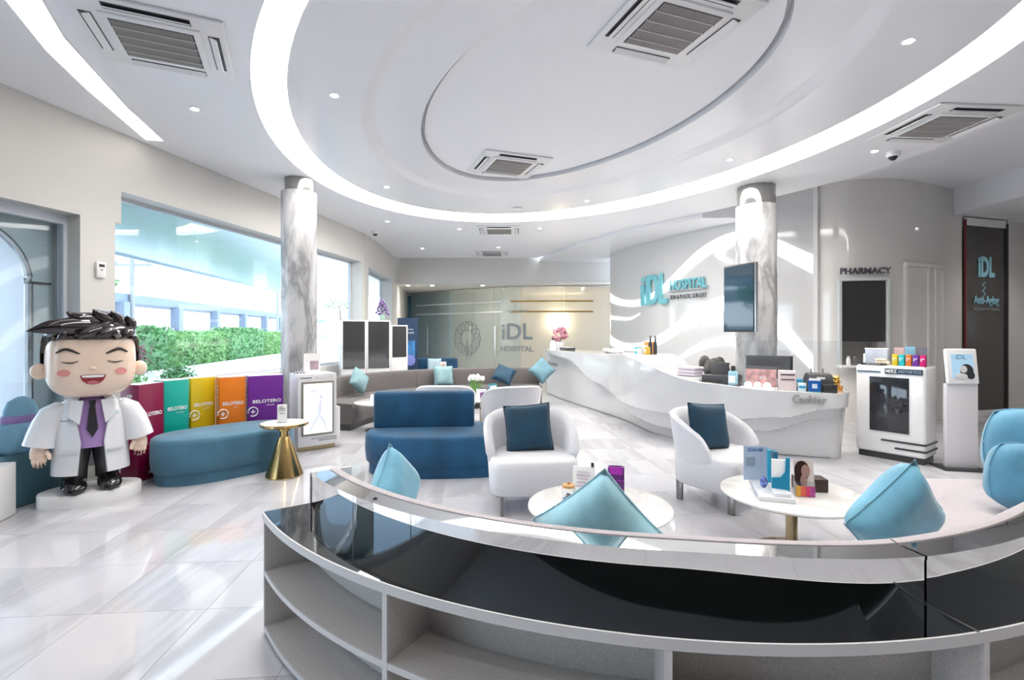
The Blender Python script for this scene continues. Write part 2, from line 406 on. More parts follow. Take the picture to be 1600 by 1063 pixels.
# ------------------------------------------------------------------ back: soffit, glass partition, rooms behind it
m = M(); m.prism([(-3.5, 15.2), (.2, 15.2), (3.2, 15.45), (3.2, 15.6), (.2, 15.36), (-3.5, 15.36)], 3.03, 3.98)
struct('wall_back', m, PAINT, 0)
m = M(); m.prism([(-3.5, 15.3), (4.5, 15.3), (4.5, 19.9), (-4.15, 19.9)], 3.02, 3.08); m.b2(-4.15, 4.5, 19.7, 19.8, 0, 3.05); m.b2(4.4, 4.5, 15, 19.8, 0, 3.05)
m.prism([(-3.5, 15.3), (-3.6, 15.3), (-4.15, 19.8), (-4.05, 19.8)], 0, 3.05)
struct('wall_back_room', m, mat('cream_paint', (.82, .80, .74), .6), 0)
struct('wall_partition_blue', M().b2(-4.0, -2.25, 19.3, 19.4, 0, 2.95).b2(-2.3, -2.2, 17.9, 19.4, 0, 2.95), mat('blue_panel', (.16, .33, .47), .4), 0)
GP = Path([(-3.75, 18.7), (-2.6, 17.75), (-1.2, 16.75), (.1, 15.95), (1.6, 15.75), (3.3, 15.75)])
gw = struct('wall_glass', M().tube([(p.x, p.y, 3.0) for p in GP.p], .02, 6).tube([(p.x, p.y, .02) for p in GP.p], .02, 6), STEEL, 30)
cuts = [0, 1.05, 2.0, 3.1, 3.95, 4.95, 6.3, GP.len]
for k, (a, b) in enumerate(zip(cuts[:-1], cuts[1:])):
    n = 6; ring = [GP.at(a + .006 + (b - a - .012) * i / n)[0] for i in range(n + 1)]
    m = M(); m.loft([[(p.x, p.y, .04) for p in ring], [(p.x, p.y, 2.98) for p in ring]], caps=False, closed=False)
    ob('glass_panel', m, FROST if k < 5 else FROSTW, gw, 30)
for z in (2.20, 2.53):
    m = M(); m.tube([(GP.at(4.6 + .2 * i, .012)[0].x, GP.at(4.6 + .2 * i, .012)[0].y, z) for i in range(14)], .028, 6); ob('gold_band', m, GOLD, gw, 40)
    m = M(); m.tube([(GP.at(.3 + .2 * i, .012)[0].x, GP.at(.3 + .2 * i, .012)[0].y, z) for i in range(21)], .024, 6); ob('silver_band', m, WHITE, gw, 40)
FILM = mat('etched_film', (.22, .26, .28), .5)
for s, nm in ((1.0, 0), (3.0, 1), (4.05, 2)):
    p, a = GP.at(s, .06)
    m = M(); m.tube([(p.x, p.y, .75), (p.x, p.y, 1.75)], .022, 8)
    for z in (.85, 1.65): m.tube([(p.x, p.y, z), (GP.at(s, 0)[0].x, GP.at(s, 0)[0].y, z)], .012, 6)
    ob('door_handle', m, STEEL, gw, 40)
p, a = GP.at(4.8, .03)
text('etched_letters', 'iDL', .72, FILM, gw, (p.x, p.y, 1.55), (R(90), 0, a), .001, .012)
text('etched_letters', 'HOSPITAL', .24, FILM, gw, (p.x, p.y, 1.02), (R(90), 0, a), .001, .006)
p, a = GP.at(2.85, .03); m = M()
for k in range(14):
    th = 2 * math.pi * k / 14; q = Vector((math.cos(th) * .42, math.sin(th) * .42)); c0 = (math.cos(a), math.sin(a))
    m.tube([(p.x + c0[0] * (q.x + .16 * math.cos(2 * math.pi * j / 12)), p.y + c0[1] * (q.x + .16 * math.cos(2 * math.pi * j / 12)), 1.35 + q.y + .16 * math.sin(2 * math.pi * j / 12)) for j in range(12)], .012, 5, True)
m.tube([(p.x, p.y, .6), (p.x, p.y, 1.3)], .015, 6)
ob('etched_emblem', m, FILM, gw, 40)
for s, tx in ((4.8, 'iDL HOSPITAL'),):
    p, a = GP.at(s, .03); text('etched_letters', tx, .12, FILM, gw, (p.x, p.y, 2.22), (R(90), 0, a), .001)

# ------------------------------------------------------------------ feature wall, pharmacy wall, right hand walls
FW = Path([(2.9, 14.6), (2.76, 13.9), (3.15, 12.4), (3.65, 11.1), (4.4, 9.9), (5.41, 8.95)], 12)
def wallstrip(path, z0, z1, th, s0=0, s1=None, n=60):
    s1 = path.len if s1 is None else s1; A = []; B = []
    for i in range(n + 1):
        s = s0 + (s1 - s0) * i / n; A.append(path.at(s, 0)[0]); B.append(path.at(s, th)[0])
    ring = A + B[::-1]
    return M().prism([(p.x, p.y) for p in ring], z0, z1)
fw = struct('wall_feature', wallstrip(FW, 0, 4.3, -.12), GLOSSW, 30)
# the path runs away from the camera's right; offset + is towards the room
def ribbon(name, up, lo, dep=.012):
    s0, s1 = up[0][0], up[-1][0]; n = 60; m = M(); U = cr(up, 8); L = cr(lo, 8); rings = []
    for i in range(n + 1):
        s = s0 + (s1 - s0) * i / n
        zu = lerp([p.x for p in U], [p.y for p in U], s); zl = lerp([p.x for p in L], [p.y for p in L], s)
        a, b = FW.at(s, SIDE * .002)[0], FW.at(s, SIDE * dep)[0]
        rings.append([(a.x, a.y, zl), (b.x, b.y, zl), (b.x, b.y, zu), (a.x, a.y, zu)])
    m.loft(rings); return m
_pt = FW.at(3, .5)[0]; SIDE = 1 if _pt.length < FW.at(3, 0)[0].length else -1
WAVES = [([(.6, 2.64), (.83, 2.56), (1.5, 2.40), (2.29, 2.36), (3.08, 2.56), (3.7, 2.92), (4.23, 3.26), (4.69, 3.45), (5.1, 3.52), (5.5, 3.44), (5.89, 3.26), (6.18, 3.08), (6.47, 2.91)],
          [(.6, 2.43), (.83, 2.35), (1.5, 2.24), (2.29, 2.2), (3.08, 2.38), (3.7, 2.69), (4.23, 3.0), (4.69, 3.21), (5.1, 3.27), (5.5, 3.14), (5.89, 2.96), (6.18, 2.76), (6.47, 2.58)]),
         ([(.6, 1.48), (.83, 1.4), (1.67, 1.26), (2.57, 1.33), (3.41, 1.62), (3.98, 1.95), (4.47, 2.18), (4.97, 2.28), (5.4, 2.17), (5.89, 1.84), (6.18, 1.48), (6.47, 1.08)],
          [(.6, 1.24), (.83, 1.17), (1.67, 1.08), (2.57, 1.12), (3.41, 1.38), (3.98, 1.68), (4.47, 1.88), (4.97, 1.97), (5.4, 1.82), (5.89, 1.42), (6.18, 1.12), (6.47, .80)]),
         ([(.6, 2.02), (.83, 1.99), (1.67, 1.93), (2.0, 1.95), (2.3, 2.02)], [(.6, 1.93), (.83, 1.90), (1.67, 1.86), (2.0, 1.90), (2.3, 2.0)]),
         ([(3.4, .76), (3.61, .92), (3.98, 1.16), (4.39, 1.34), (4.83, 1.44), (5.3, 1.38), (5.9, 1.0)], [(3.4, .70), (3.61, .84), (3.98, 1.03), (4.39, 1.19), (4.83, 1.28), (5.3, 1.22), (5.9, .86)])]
for u, l in WAVES: ob('wave_glow_ribbon', ribbon('wave_glow_ribbon', u, l), WAVEM, fw, 40)  # hidden LED glow behind the relief put into the ribbons' own emission
# sign
def wallset(path, s, z, off): p, a = path.at(s, SIDE * off); return (p.x, p.y, z), a
SIGNB = mat('sign_aqua', (.20, .55, .63), .3); SIGND = mat('sign_dark', (.08, .08, .09), .4)
loc, a = wallset(FW, 2.9, 2.2, .03)
_flip = a if SIDE == 1 else a + math.pi
sg = thing('wall_sign', 'pale aqua hospital name sign on the wave lit wall', 'sign', loc, a)
m = M(); D = .045
m.b2(-.46, -.31, 0, -D, .0, .50); m.ball((-.385, -D / 2, .61), (.075, D / 2, .075), 16)
ob('logo_letter', m, SIGNB, sg, 40)
pts = [(-.24, 0), (.0, 0)] + [(.0 + .26 * math.sin(th) * 1.0, .35 - .35 * math.cos(th)) for th in [math.pi * k / 12 for k in range(1, 12)]] + [(.0, .70), (-.24, .70)]
hole = [(-.09, .12), (.0, .12)] + [(.0 + .12 * math.sin(th), .35 - .23 * math.cos(th)) for th in [math.pi * k / 12 for k in range(1, 12)]] + [(.0, .58), (-.09, .58)]
m = M(); m.loft([[(x, 0, z) for x, z in pts], [(x, -D, z) for x, z in pts], [(x, -D, z) for x, z in hole], [(x, 0, z) for x, z in hole]], caps=False); ob('logo_letter', m, SIGNB, sg, 40)
ob('logo_letter', M().b2(.24, .36, 0, -D, 0, .70).b2(.36, .54, 0, -D, 0, .12), SIGNB, sg, 0)
for s in (-1,):
    loc2, a2 = wallset(FW, 3.98, 2.56, .03)
text('sign_letters', 'HOSPITAL', .30, SIGNB, sg, (0, 0, 0), ext=.02, bold=.006, fit=1.0)
text('sign_letters', 'SKIN & PLASTIC SURGERY', .135, SIGND, sg, (0, 0, 0), ext=.006, fit=1.0)
bpy.context.view_layer.update()
inv = sg.matrix_world.inverted()
ch = [c for c in sg.children if c.name.startswith('sign_letters')]
for c, z in zip(ch, (2.58, 2.32)):
    l2, a2 = wallset(FW, 4.0, z, .04); c.location = inv @ Vector(l2); c.rotation_euler = (R(90), 0, a2 - a)
l2, a2 = wallset(FW, 4.0, 2.44, .04); rbox('rule', (1.02, .012, .012), SIGND, sg, inv @ Vector(l2), 0, a2 - a)

PW = Path([(5.41, 8.95), (5.79, 8.57), (6.53, 8.52), (7.3, 8.78), (7.91, 9.07), (8.24, 9.2)], 10)
def joinstrips(*parts):
    m = M()
    for a in parts:
        q = wallstrip(PW, *a); me = bpy.data.meshes.new('tmp'); q.bm.to_mesh(me); q.bm.free(); m.bm.from_mesh(me); bpy.data.meshes.remove(me)
    return m
HS0, HS1 = .37, 1.03
pw = struct('wall_pharmacy', joinstrips((0, 4.3, -.12, 0, HS0, 14), (0, .97, -.12, HS0, HS1, 10), (1.40, 4.3, -.12, HS0, HS1, 10), (0, 4.3, -.12, HS1, None, 40)), GLOSSB, 30)
_a, _b = PW.at(HS0, -.02)[0], PW.at(HS1, -.02)[0]; _d = (_b - _a).normalized(); _n = Vector((-_d.y, _d.x)); _c, _e = _a + _n * .5, _b + _n * .5
m = M()
for z in (.95, 1.42): m.quad((_a.x, _a.y, z), (_b.x, _b.y, z), (_e.x, _e.y, z), (_c.x, _c.y, z))
for p, q in ((_a, _c), (_c, _e), (_e, _b)): m.quad((p.x, p.y, .95), (q.x, q.y, .95), (q.x, q.y, 1.42), (p.x, p.y, 1.42))
ob('hatch_niche', m, PAINT, pw, 0)
ob('corner_post', M().box((5.40, 8.93, 2.1), (.07, .07, 4.2), rz=R(-40)), WHITES, pw, 0)
p, a = PW.at(.70, .0); ph = thing('pharmacy_hatch', 'dark service hatch with pale frame under the PHARMACY lettering', 'hatch', (p.x, p.y, 0), a)
rbox('blind', (.68, .02, 1.02), mat('blind_charcoal', (.035, .033, .035), .5), ph, (0, -.03, 1.90), 0)
for x in (-.36, .37): rbox('frame_side', (.045, .09, 1.46), mat('aluminium_frame', (.62, .66, .66), .35), ph, (x, -.04, 1.70), .004)
rbox('frame_top', (.78, .09, .05), mat('aluminium_frame'), ph, (0, -.04, 2.44), .004)
rbox('counter_sill', (.80, .22, .04), WHITES, ph, (0, -.10, .97), .006)
bpy.context.view_layer.update()
for k, x in enumerate((-.26, -.17)):
    t = thing('medicine_bottle', ['white medicine bottle at the corner of the pharmacy hatch sill', 'clear medicine jar next to the white bottle on the hatch sill'][k], 'bottle', ph.matrix_world @ Vector((x, -.13, .991)))
    ob('bottle', M().lathe([(.03, 0), (.032, .01), (.032, .10), (.018, .125)], 18), PAPER if k == 0 else ACRYL, t, 40); ob('cap', M().lathe([(.022, .125), (.022, .15), (.018, .153)], 14), WHITE if k == 0 else GREY, t, 40)
text('pharmacy_letters', 'PHARMACY', .145, SIGND, pw, (PW.at(.73, .02)[0].x, PW.at(.73, .02)[0].y - .02, 2.58), (R(90), 0, a), .012, .003, fit=.78)
p, a = PW.at(1.95, 0); d2 = struct('door_2', M().box((p.x, p.y - .012, 1.33), (.95, .03, 2.66), rz=a), GLOSSB, 0)
for s, w in ((1.45, .07), (2.02, .05), (2.22, .05), (2.45, .07)):
    q, b = PW.at(s, 0); ob('door_trim', M().box((q.x, q.y - .02, 1.36), (w, .06, 2.72), rz=b, r=.006), mat('trim_cream', (.80, .78, .75), .3), d2, 30)
q, b = PW.at(1.95, 0); ob('door_trim', M().box((q.x, q.y - .02, 2.70), (1.1, .06, .07), rz=b, r=.006), mat('trim_cream'), d2, 30)
# smoked glass door
GA = math.atan2(.35, 1.16); gl = thing('smoked_glass_door', 'brown smoked glass panel with aqua Anti-Aging lettering', 'door', (8.30, 9.21, 0), GA)
rbox('pane', (1.06, .03, 3.40), TINTG, gl, (.55, 0, 1.80), 0)
rbox('side_post', (.02, .035, 3.60), mat('maroon_edge', (.20, .035, .04), .3), gl, (0, -.01, 1.82), 0); rbox('side_post', (.035, .07, 3.55), DARK, gl, (1.10, -.01, 1.82), 0)
rbox('head_panel', (1.06, .05, .14), WHITES, gl, (.55, 0, 3.58), 0); rbox('plinth', (1.06, .05, .10), WHITES, gl, (.55, -.005, .05), 0)
AQ = mat('aqua_vinyl', (.30, .58, .68), .35)
text('vinyl_letters', 'iDL', .50, AQ, gl, (.52, -.03, 2.74), ext=.008, bold=.02, fit=.44)
text('vinyl_letters', 'Anti-Aging', .21, AQ, gl, (.53, -.03, 2.14), ext=.006, bold=.004, fit=.68)
m = M()
for k in range(16): m.ball((.47 + .035 * math.sin(k * .9), -.025, 2.23 + .016 * k), (.012, .006, .012), 8)
ob('vinyl_helix', m, AQ, gl, 40)
text('vinyl_letters', 'REGENERATIVE CENTER', .065, mat('grey_vinyl', (.28, .30, .30), .4), gl, (.53, -.03, 1.97), ext=.003)
m = M().prism([(9.42, 9.55), (10.6, 9.9), (10.6, 10.1), (9.42, 9.75)], 0, 4.2); m.prism([(8.2, 9.33), (9.5, 9.72), (9.5, 9.9), (8.2, 9.5)], 0, 4.2); m.b2(10.5, 10.6, -4.3, 10, 0, 4.2)
struct('wall_right', m, GLOSSB, 0)
struct('wall_rear', M().b2(-6.6, 10.6, -4.4, -4.25, 0, 4.3), mat('rear_wall_dark', (.055, .065, .06), .5), 0)

# lamps in the rooms behind the glass partition
for x, y in ((-3.25, 15.72), (-2.5, 15.75), (-.92, 15.75)):
    t = thing('backroom_downlight', 'recessed downlight in the low ceiling behind the glass partition', 'light', (x, y, 3.02), 0, 'downlights behind the glass')
    ob('trim_ring', M().lathe([(.06, -.004), (.075, -.006), (.078, 0)], 20), WHITES, t, 40); ob('lens', M().lathe([(.058, -.002), (.058, -.007)], 16), LEDM, t, 0)
    l = bpy.data.lights.new('backroom_lamp', 'SPOT'); l.energy = SPOT; l.spot_size = R(120); l.spot_blend = .8; l.shadow_soft_size = .08; l.color = (1, .95, .88)
    lo = bpy.data.objects.new('backroom_lamp', l); COL.objects.link(lo); lo.parent = t; lo.location = (0, 0, -.03)

t = thing('wall_sconce', 'warm glowing wall lamp in the room behind the frosted glass', 'lamp', (1.80, 19.66, 1.97))
ob('back_plate', M().box((0, .02, 0), (.14, .03, .24), r=.01), BRASS, t, 30); ob('shade', M().lathe([(.05, -.14), (.08, -.05), (.08, .08), (.05, .15)], 24, (0, -.08, 0)), mat('shade_glow', (.9, .8, .6), .5, emit=(1, .84, .60), estr=70), t, 40)
# ------------------------------------------------------------------ columns
def column(x, y, r, rc, ztop, zcap, label):
    t = thing('marble_column', label, 'column', (x, y, 0))
    ob('shaft', M().lathe([(r, 0), (r, zcap), (rc, zcap)], 64), 'column_marble', t, 40)
    ob('cap', M().lathe([(rc, zcap), (rc, ztop)], 64), mat('smoked_cap', (.30, .30, .29), .08, metal=.7, coat=.5), t, 40)
    return t
column(-3.145, 7.42, .247, .20, ZC, 3.60, 'white grey veined marble column beside the tall window')
colr = column(3.80, 7.82, .295, .275, ZC, 3.50, 'marble column with a wall screen on it behind the counter')

# ------------------------------------------------------------------ ceiling units, downlights, cameras
def cassette(x, y, z, rz, label, detail=True):
    t = thing('ceiling_air_conditioner', label, 'air conditioner', (x, y, z), rz, 'ceiling cassette air conditioners')
    m = M(); m.box((0, 0, -.012), (.95, .95, .024), r=.01); ob('panel', m, WHITES, t, 35)
    ob('inner_frame', M().box((0, 0, -.030), (.62, .62, .022), r=.01), WHITES, t, 35)
    ob('grille', M().box((0, 0, -.0415), (.52, .52, .004)), mat('grille_dark', (.09, .085, .085), .6), t, 0)
    m = M(); n = 40
    for k in range(n): m.box((-.25 + .5 * (k + .5) / n, 0, -.0465), (.0055, .51, .006))
    ob('grille_slats', m, mat('grille_slat', (.42, .39, .38), .5), t, 0, 'stuff')
    for k in range(4): ob('grille_bar', M().box((0, -.17 + .115 * k, -.051), (.52, .008, .006)), mat('grille_bar', (.6, .58, .57), .5), t, 0)
    for k in range(4):
        a = k * math.pi / 2
        f = ob('air_slot', M().box((.39, 0, -.026), (.075, .52, .006)), DARK, t, 0); f.rotation_euler = (0, 0, a)
        l = ob('louver', M().box((.385, 0, -.036), (.05, .51, .008), ry=R(25)), WHITES, t, 0); l.rotation_euler = (0, 0, a)
    return t
cassette(-2.72, 3.88, ZC, R(24), 'white ceiling cassette air conditioner beside the curved strip light')
cassette(1.22, 3.85, ZC + .10, R(20), 'white ceiling cassette in the oval recess, the one over the mirrored sofa')
cassette(-.05, 7.05, ZC + .10, R(20), 'white ceiling cassette at the rim of the oval recess toward the glass doors')
cassette(4.64, 5.43, ZC, R(4), 'white ceiling cassette between cove ring and pharmacy ceiling edge')
cassette(-.28, 11.05, ZC, 0, 'white ceiling cassette just outside the oval, over the rear seating')
cassette(-.57, 14.3, ZC, 0, 'white ceiling cassette close to the soffit above the glass partition')
DL = [(-3.2, 5.07), (-1.69, 4.78), (-1.94, 7.78), (-2.53, 10.2), (-1.14, 10.95), (.6, 10.88), (-2.4, 13.44), (-.36, 13.3), (1.29, 8.61), (2.84, 6.55), (3.07, 3.89), (4.51, 6.25), (-1.0, 2.2), (1.6, 1.8), (-3.9, 1.2), (4.4, 1.5), (-1.8, -.6), (.6, -.8), (3.0, -.6), (-2.6, -2.6), (1.8, -2.6)]
for x, y in DL:
    dlab = 'round downlight between the strip light and the cove ring' if (x, y) == (-3.2, 5.07) else 'round downlight beside the dome camera outside the cove ring' if (x, y) == (4.51, 6.25) else 'round downlight in the ceiling over the rear seating' if y > 9.5 else 'round downlight over the shelf side of the mirrored sofa' if y < 2.5 else 'round downlight on the ring panel between glowing cove and oval recess'
    off = '_offscreen' if y < 2.5 else ''      # unseen lamps, rear ones added to brighten the shelves; ledge streaks show lamps there
    t = thing('downlight' + off, dlab, 'light', (x, y, ZC), 0, 'ceiling downlights')
    ob('trim_ring', M().lathe([(.034, -.004), (.046, -.006), (.048, 0)], 20), WHITES, t, 40)
    ob('lens', M().lathe([(.033, -.002), (.033, -.007)], 16), LEDM, t, 0)
    l = bpy.data.lights.new('downlight_lamp', 'SPOT'); l.energy = SPOT; l.spot_size = R(120); l.spot_blend = .8; l.shadow_soft_size = .06; l.color = (1, .95, .88)
    lo = bpy.data.objects.new('downlight_lamp' + off, l); COL.objects.link(lo); lo.parent = t; lo.location = (0, 0, -.03)
# two lamps out of the picture whose reflections stand in the glossy pharmacy wall
for x, y, z, lab in ((6.4, 4.4, 4.15, 'downlight in the raised ceiling beside the kiosk'), (9.07, 8.3, 3.68, 'downlight in the low ceiling before the smoked glass panel')):
    t = thing('downlight_offscreen', lab, 'light', (x, y, z), 0, 'pharmacy side downlights')
    ob('trim_ring', M().lathe([(.034, -.004), (.046, -.006), (.048, 0)], 20), WHITES, t, 40); ob('lens', M().lathe([(.033, -.002), (.033, -.007)], 16), LEDM, t, 0)
    l = bpy.data.lights.new('downlight_lamp', 'SPOT'); l.energy = SPOT; l.spot_size = R(120); l.spot_blend = .8; l.shadow_soft_size = .06; l.color = (1, .95, .88)
    lo = bpy.data.objects.new('downlight_lamp_offscreen', l); COL.objects.link(lo); lo.parent = t; lo.location = (0, 0, -.03)
for x, y, lab in ((4.77, 6.29, 'white dome camera with black eye beside the pharmacy edge'), (-3.05, 11.2, 'white dome camera near the corner of the window wall')):
    t = thing('dome_camera', lab, 'camera', (x, y, ZC))
    ob('housing', M().lathe([(.075, 0), (.075, -.045), (.06, -.06)], 24), WHITE, t, 40)
    ob('dome', M().ball((0, 0, -.055), (.052, .052, .05), 16), BLACK, t, 60)
t = thing('smoke_detector', 'low white smoke detector puck on the ceiling inside the cove ring', 'detector', (.09, 9.1, ZC))
ob('body', M().lathe([(.09, 0), (.085, -.02), (.05, -.035)], 24), WHITES, t, 40); ob('ring', M().lathe([(.091, -.004), (.091, -.010)], 24), GREY, t, 40)

# ------------------------------------------------------------------ curved mirrored sofa in front
SCX, SCY = .87, 4.145
A0, A1 = R(216), R(300)
def sp(r, a): return Vector((SCX + r * math.cos(a), SCY + r * math.sin(a)))
def sofa_pt(r, t):
    """t in radians along the arc; past A1 the sofa runs on straight"""
    if r < 2.5:          # the right hand unit bows outwards a little
        q = max(0., min(1., (t - R(262)) / R(22))); r += .08 * q * q * (3 - 2 * q)
    if t <= A1: return sp(r, t)
    d = (t - A1) * 2.415; e = sp(r, A1); return e + Vector((-math.sin(A1), math.cos(A1))) * d
T1 = A1 + 2.4 / 2.415; TS = A1 + 1.9 / 2.415
def band(r0, r1, z0, z1, t0=A0, t1=T1, n=72):
    rings = []
    for i in range(n + 1):
        t = t0 + (t1 - t0) * i / n; a, b = sofa_pt(r0, t), sofa_pt(r1, t)
        rings.append([(a.x, a.y, z0), (b.x, b.y, z0), (b.x, b.y, z1), (a.x, a.y, z1)])
    return M().loft(rings)
so = thing('curved_sofa', 'large curved sofa with mirrored back and grey linen shelves behind it', 'sofa', (0, 0, 0))
JA = R(282.3)
for a, b in ((A0, JA - .002), (JA + .002, T1)):
    ob('mirror_ledge', band(2.42, 2.655, .606, .618, a, b), DMIRROR, so, 30)
    ob('mirror_back', band(2.405, 2.42, .60, .775, a, b), MIRROR, so, 30)
    ob('mirror_cap', band(2.325, 2.422, .768, .782, a, b), MIRROR, so, 30)
    m = M(); n = 60; rings = []
    for i in range(n + 1):
        t = a + (b - a) * i / n
        prof = [(2.325, .30), (2.325, .765), (2.318, .785), (2.295, .79), (2.27, .78), (2.24, .70), (2.20, .42), (2.20, .30)]
        rings.append([(*sofa_pt(r, t), z) for r, z in prof])
    m.loft(rings); ob('backrest', m, SEATF, so, 40)
ob('joint_strip', band(2.40, 2.66, .60, .6195, JA - .0022, JA + .0022, 1), DARK, so, 0)
m = M(); rings = []
for i in range(73):
    t = A0 + (TS - A0) * i / 72
    prof = [(2.30, .12), (2.30, .42), (1.80, .42), (1.76, .40), (1.745, .37), (1.745, .12)]
    rings.append([(*sofa_pt(r, t), z) for r, z in prof])
m.loft(rings); ob('seat', m, SEATF, so, 40)
e0, e1, e2 = sp(1.76, A1), sofa_pt(2.25, A1 + .02), sofa_pt(2.22, T1)
ob('end_seat', M().prism([tuple(e1), tuple(e2), (4.12, 3.80), (3.12, 3.86), (2.22, 3.06), tuple(e0)], .121, .4205), SEATF, so, 0)
ob('plinth', band(1.86, 2.20, 0, .12, A0, TS), GREY, so, 30)
ob('ledge_board', band(2.415, 2.655, .582, .606), LINEN, so, 30)
ob('ledge_edge', band(2.655, 2.662, .582, .618), EDGE, so, 30)
for z0, z1 in ((.02, .045), (.300, .325)):
    s = ob('shelf', band(2.42, 2.648, z0, z1), LINEN, so, 30); ob('shelf_edge', band(2.648, 2.656, z0, z1), EDGE, s, 30)
ob('shelf_back', band(2.405, 2.42, 0, .60), LINEN, so, 30)
ob('kick_board', band(2.60, 2.62, 0, .02), LINEN, so, 30)
divs = [A0 + .006] + [R(a) for a in (239.7, 261.4, 283.1, 304.8)] + [A1 + .4, T1 - .006]
for t in divs:
    w = .012 / 2.66
    s = ob('divider', band(2.42, 2.648, .045, .582, t - w, t + w, 1), LINEN, so, 0); ob('divider_edge', band(2.648, 2.657, .02, .60, t - w, t + w, 1), EDGE, s, 0)
ob('end_panel', band(2.20, 2.66, 0, .62, T1 + .0005, T1 + .006, 1), LINEN, so, 0)
ob('end_panel', band(2.20, 2.425, 0, .78, A0 - .008, A0 - .0005, 1), mat('grey_laminate', (.78, .78, .80), .3), so, 0)

# ------------------------------------------------------------------ cushions
def pillow_mesh(w, h, d, n=14, pinch=.06, ears=0., seed=0):
    rnd = random.Random(seed); ph = [rnd.uniform(0, 6) for _ in range(4)]
    m = M(); F = []; B = []
    for i in range(n + 1):
        rf, rb = [], []
        for j in range(n + 1):
            u, v = -1 + 2 * i / n, -1 + 2 * j / n
            th = d * (max(0, (1 - u ** 4)) * max(0, (1 - v ** 4))) ** .5
            th *= 1 + .10 * math.sin(3 * u + ph[0]) * math.sin(2.5 * v + ph[1])
            x = u * w / 2 * (1 - pinch * (1 - u * u * 0) * (1 - abs(v)) * 0 - pinch * (1 - v * v)) if abs(u) > .0 else 0
            z = v * h / 2 * (1 - pinch * (1 - u * u))
            if ears: 
                k = ears * max(0, v) ** 6 * max(0, u) ** 6; x -= k * .05; z -= k * .02
            rf.append((x, -th, z)); rb.append((x, th, z))
        F.append(rf); B.append(rb)
    for i in range(n):
        for j in range(n):
            m.quad(F[i][j], F[i + 1][j], F[i + 1][j + 1], F[i][j + 1]); m.quad(B[i][j], B[i][j + 1], B[i + 1][j + 1], B[i + 1][j])
    bmesh.ops.remove_doubles(m.bm, verts=m.bm.verts, dist=.0005)
    edge = [F[i][0] for i in range(n)] + [F[n][j] for j in range(n)] + [F[n - i][n] for i in range(n)] + [F[0][n - j] for j in range(n)]
    return m, edge
def pillow(label, w, h, d, material, loc, rz=0, lean=0, roll=0, group='scatter cushions', pinch=.06, seed=0):
    """lean tips the top towards local -y; roll turns it in its own plane"""
    t = thing('cushion', label, 'cushion', loc, 0, group)
    t.rotation_mode = 'QUATERNION'
    t.rotation_quaternion = (Matrix.Rotation(rz, 3, 'Z') @ Matrix.Rotation(lean, 3, 'X') @ Matrix.Rotation(roll, 3, 'Y')).to_quaternion()
    m, e = pillow_mesh(w, h, d, pinch=pinch, seed=seed)
    ob('cover', m, material, t, 70); ob('piping', M().tube(e, .005, 5, True), material, t, 60)
    return t
pillow('sky blue cushion leaning at the mirrored sofa end that faces the gold table', .35, .35, .09, SKYV, (-.655, 2.83, .665), R(74), R(-10), R(47), seed=1)
pillow('pale aqua cushion set corner up on the curved sofa before the candy jar table', .405, .405, .10, AQUAV, (.37, 2.13, .705), R(-12), R(14), R(50), seed=2)
pillow('sky blue cushion set corner up on the curved sofa before the brochure table', .42, .42, .10, SKYV, (1.76, 2.31, .695), R(16), R(18), R(44), seed=3)
pillow('large plump blue velvet cushion at the straight end of the curved sofa', .46, .46, .17, DEEPV, (3.655, 3.525, .715), R(-16), R(-10), R(8), seed=4, pinch=-.24)
pillow('blue velvet cushion in front of the large plump one on the curved sofa', .34, .34, .13, DEEPV, (3.19, 3.12, .635), R(-5), R(-8), R(14), seed=5, pinch=-.24)

# ------------------------------------------------------------------ armchairs
def armchair(label, x, y, rz, group='tub armchairs'):
    t = thing('armchair', label, 'armchair', (x, y, 0), rz, group)
    # local: front is -y
    m = M(); pr = []
    def ring(z, k, dy=0):
        out = []
        for i in range(40):
            a = 2 * math.pi * i / 40; e = .34 if math.sin(a) < 0 else .72
            out.append((.378 * k * math.copysign(abs(math.cos(a)) ** e, math.cos(a)), dy + .355 * k * math.copysign(abs(math.sin(a)) ** e, math.sin(a)), z))
        return out
    m.loft([ring(.175, .95), ring(.19, .99), ring(.40, 1.02), ring(.445, .985), ring(.462, .95), ring(.467, .80)]); ob('seat', m, FABRIC, t, 50)
    m = M(); rings = []; n = 44; A = R(106)
    for i in range(n + 1):
        q = -1 + 2 * i / n; a = q * A
        fx = math.sin(a); fy = math.cos(a); e = .8
        bx = .388 * math.copysign(abs(fx) ** e, fx); by = .362 * math.copysign(abs(fy) ** e, fy)
        ht = .82 - .18 * abs(q) ** 2.6 - .12 * abs(q) ** 9; hb = .385 + .02 * abs(q) ** 4
        fl = .07 * (1 - .2 * abs(q) ** 3); rr = []
        for k in range(7):
            f = k / 6; z = hb + (ht - .02 - hb) * f; rr.append((bx * (1 + fl * 1.6 * f ** 1.3), by * (1 + fl * 2.2 * f), z))
        tx, ty = bx * (1 + fl * 1.6), by * (1 + fl * 2.2); k1 = .06
        il = math.hypot(tx, ty)
        rr.append((tx * (1 - k1 * .5 / il), ty * (1 - k1 * .5 / il), ht))
        for k in range(6, -1, -1):
            f = k / 6; z = hb + (ht - .02 - hb) * f; X, Y = bx * (1 + fl * 1.6 * f ** 1.3), by * (1 + fl * 2.2 * f); L = math.hypot(X, Y); kk = .075 if f < .9 else .066
            rr.append((X * (1 - kk / L), Y * (1 - kk / L), z))
        rings.append(rr)
    m.loft(rings); ob('backrest_shell', m, FABRIC, t, 50)
    for sx in (-1, 1):
        for yy in (-.27, .24):
            w = M().box((sx * .28, yy, .09), (.028, .06, .18), r=.004); ob('leg', w, CHAIRLEG, t, 30)
    return t
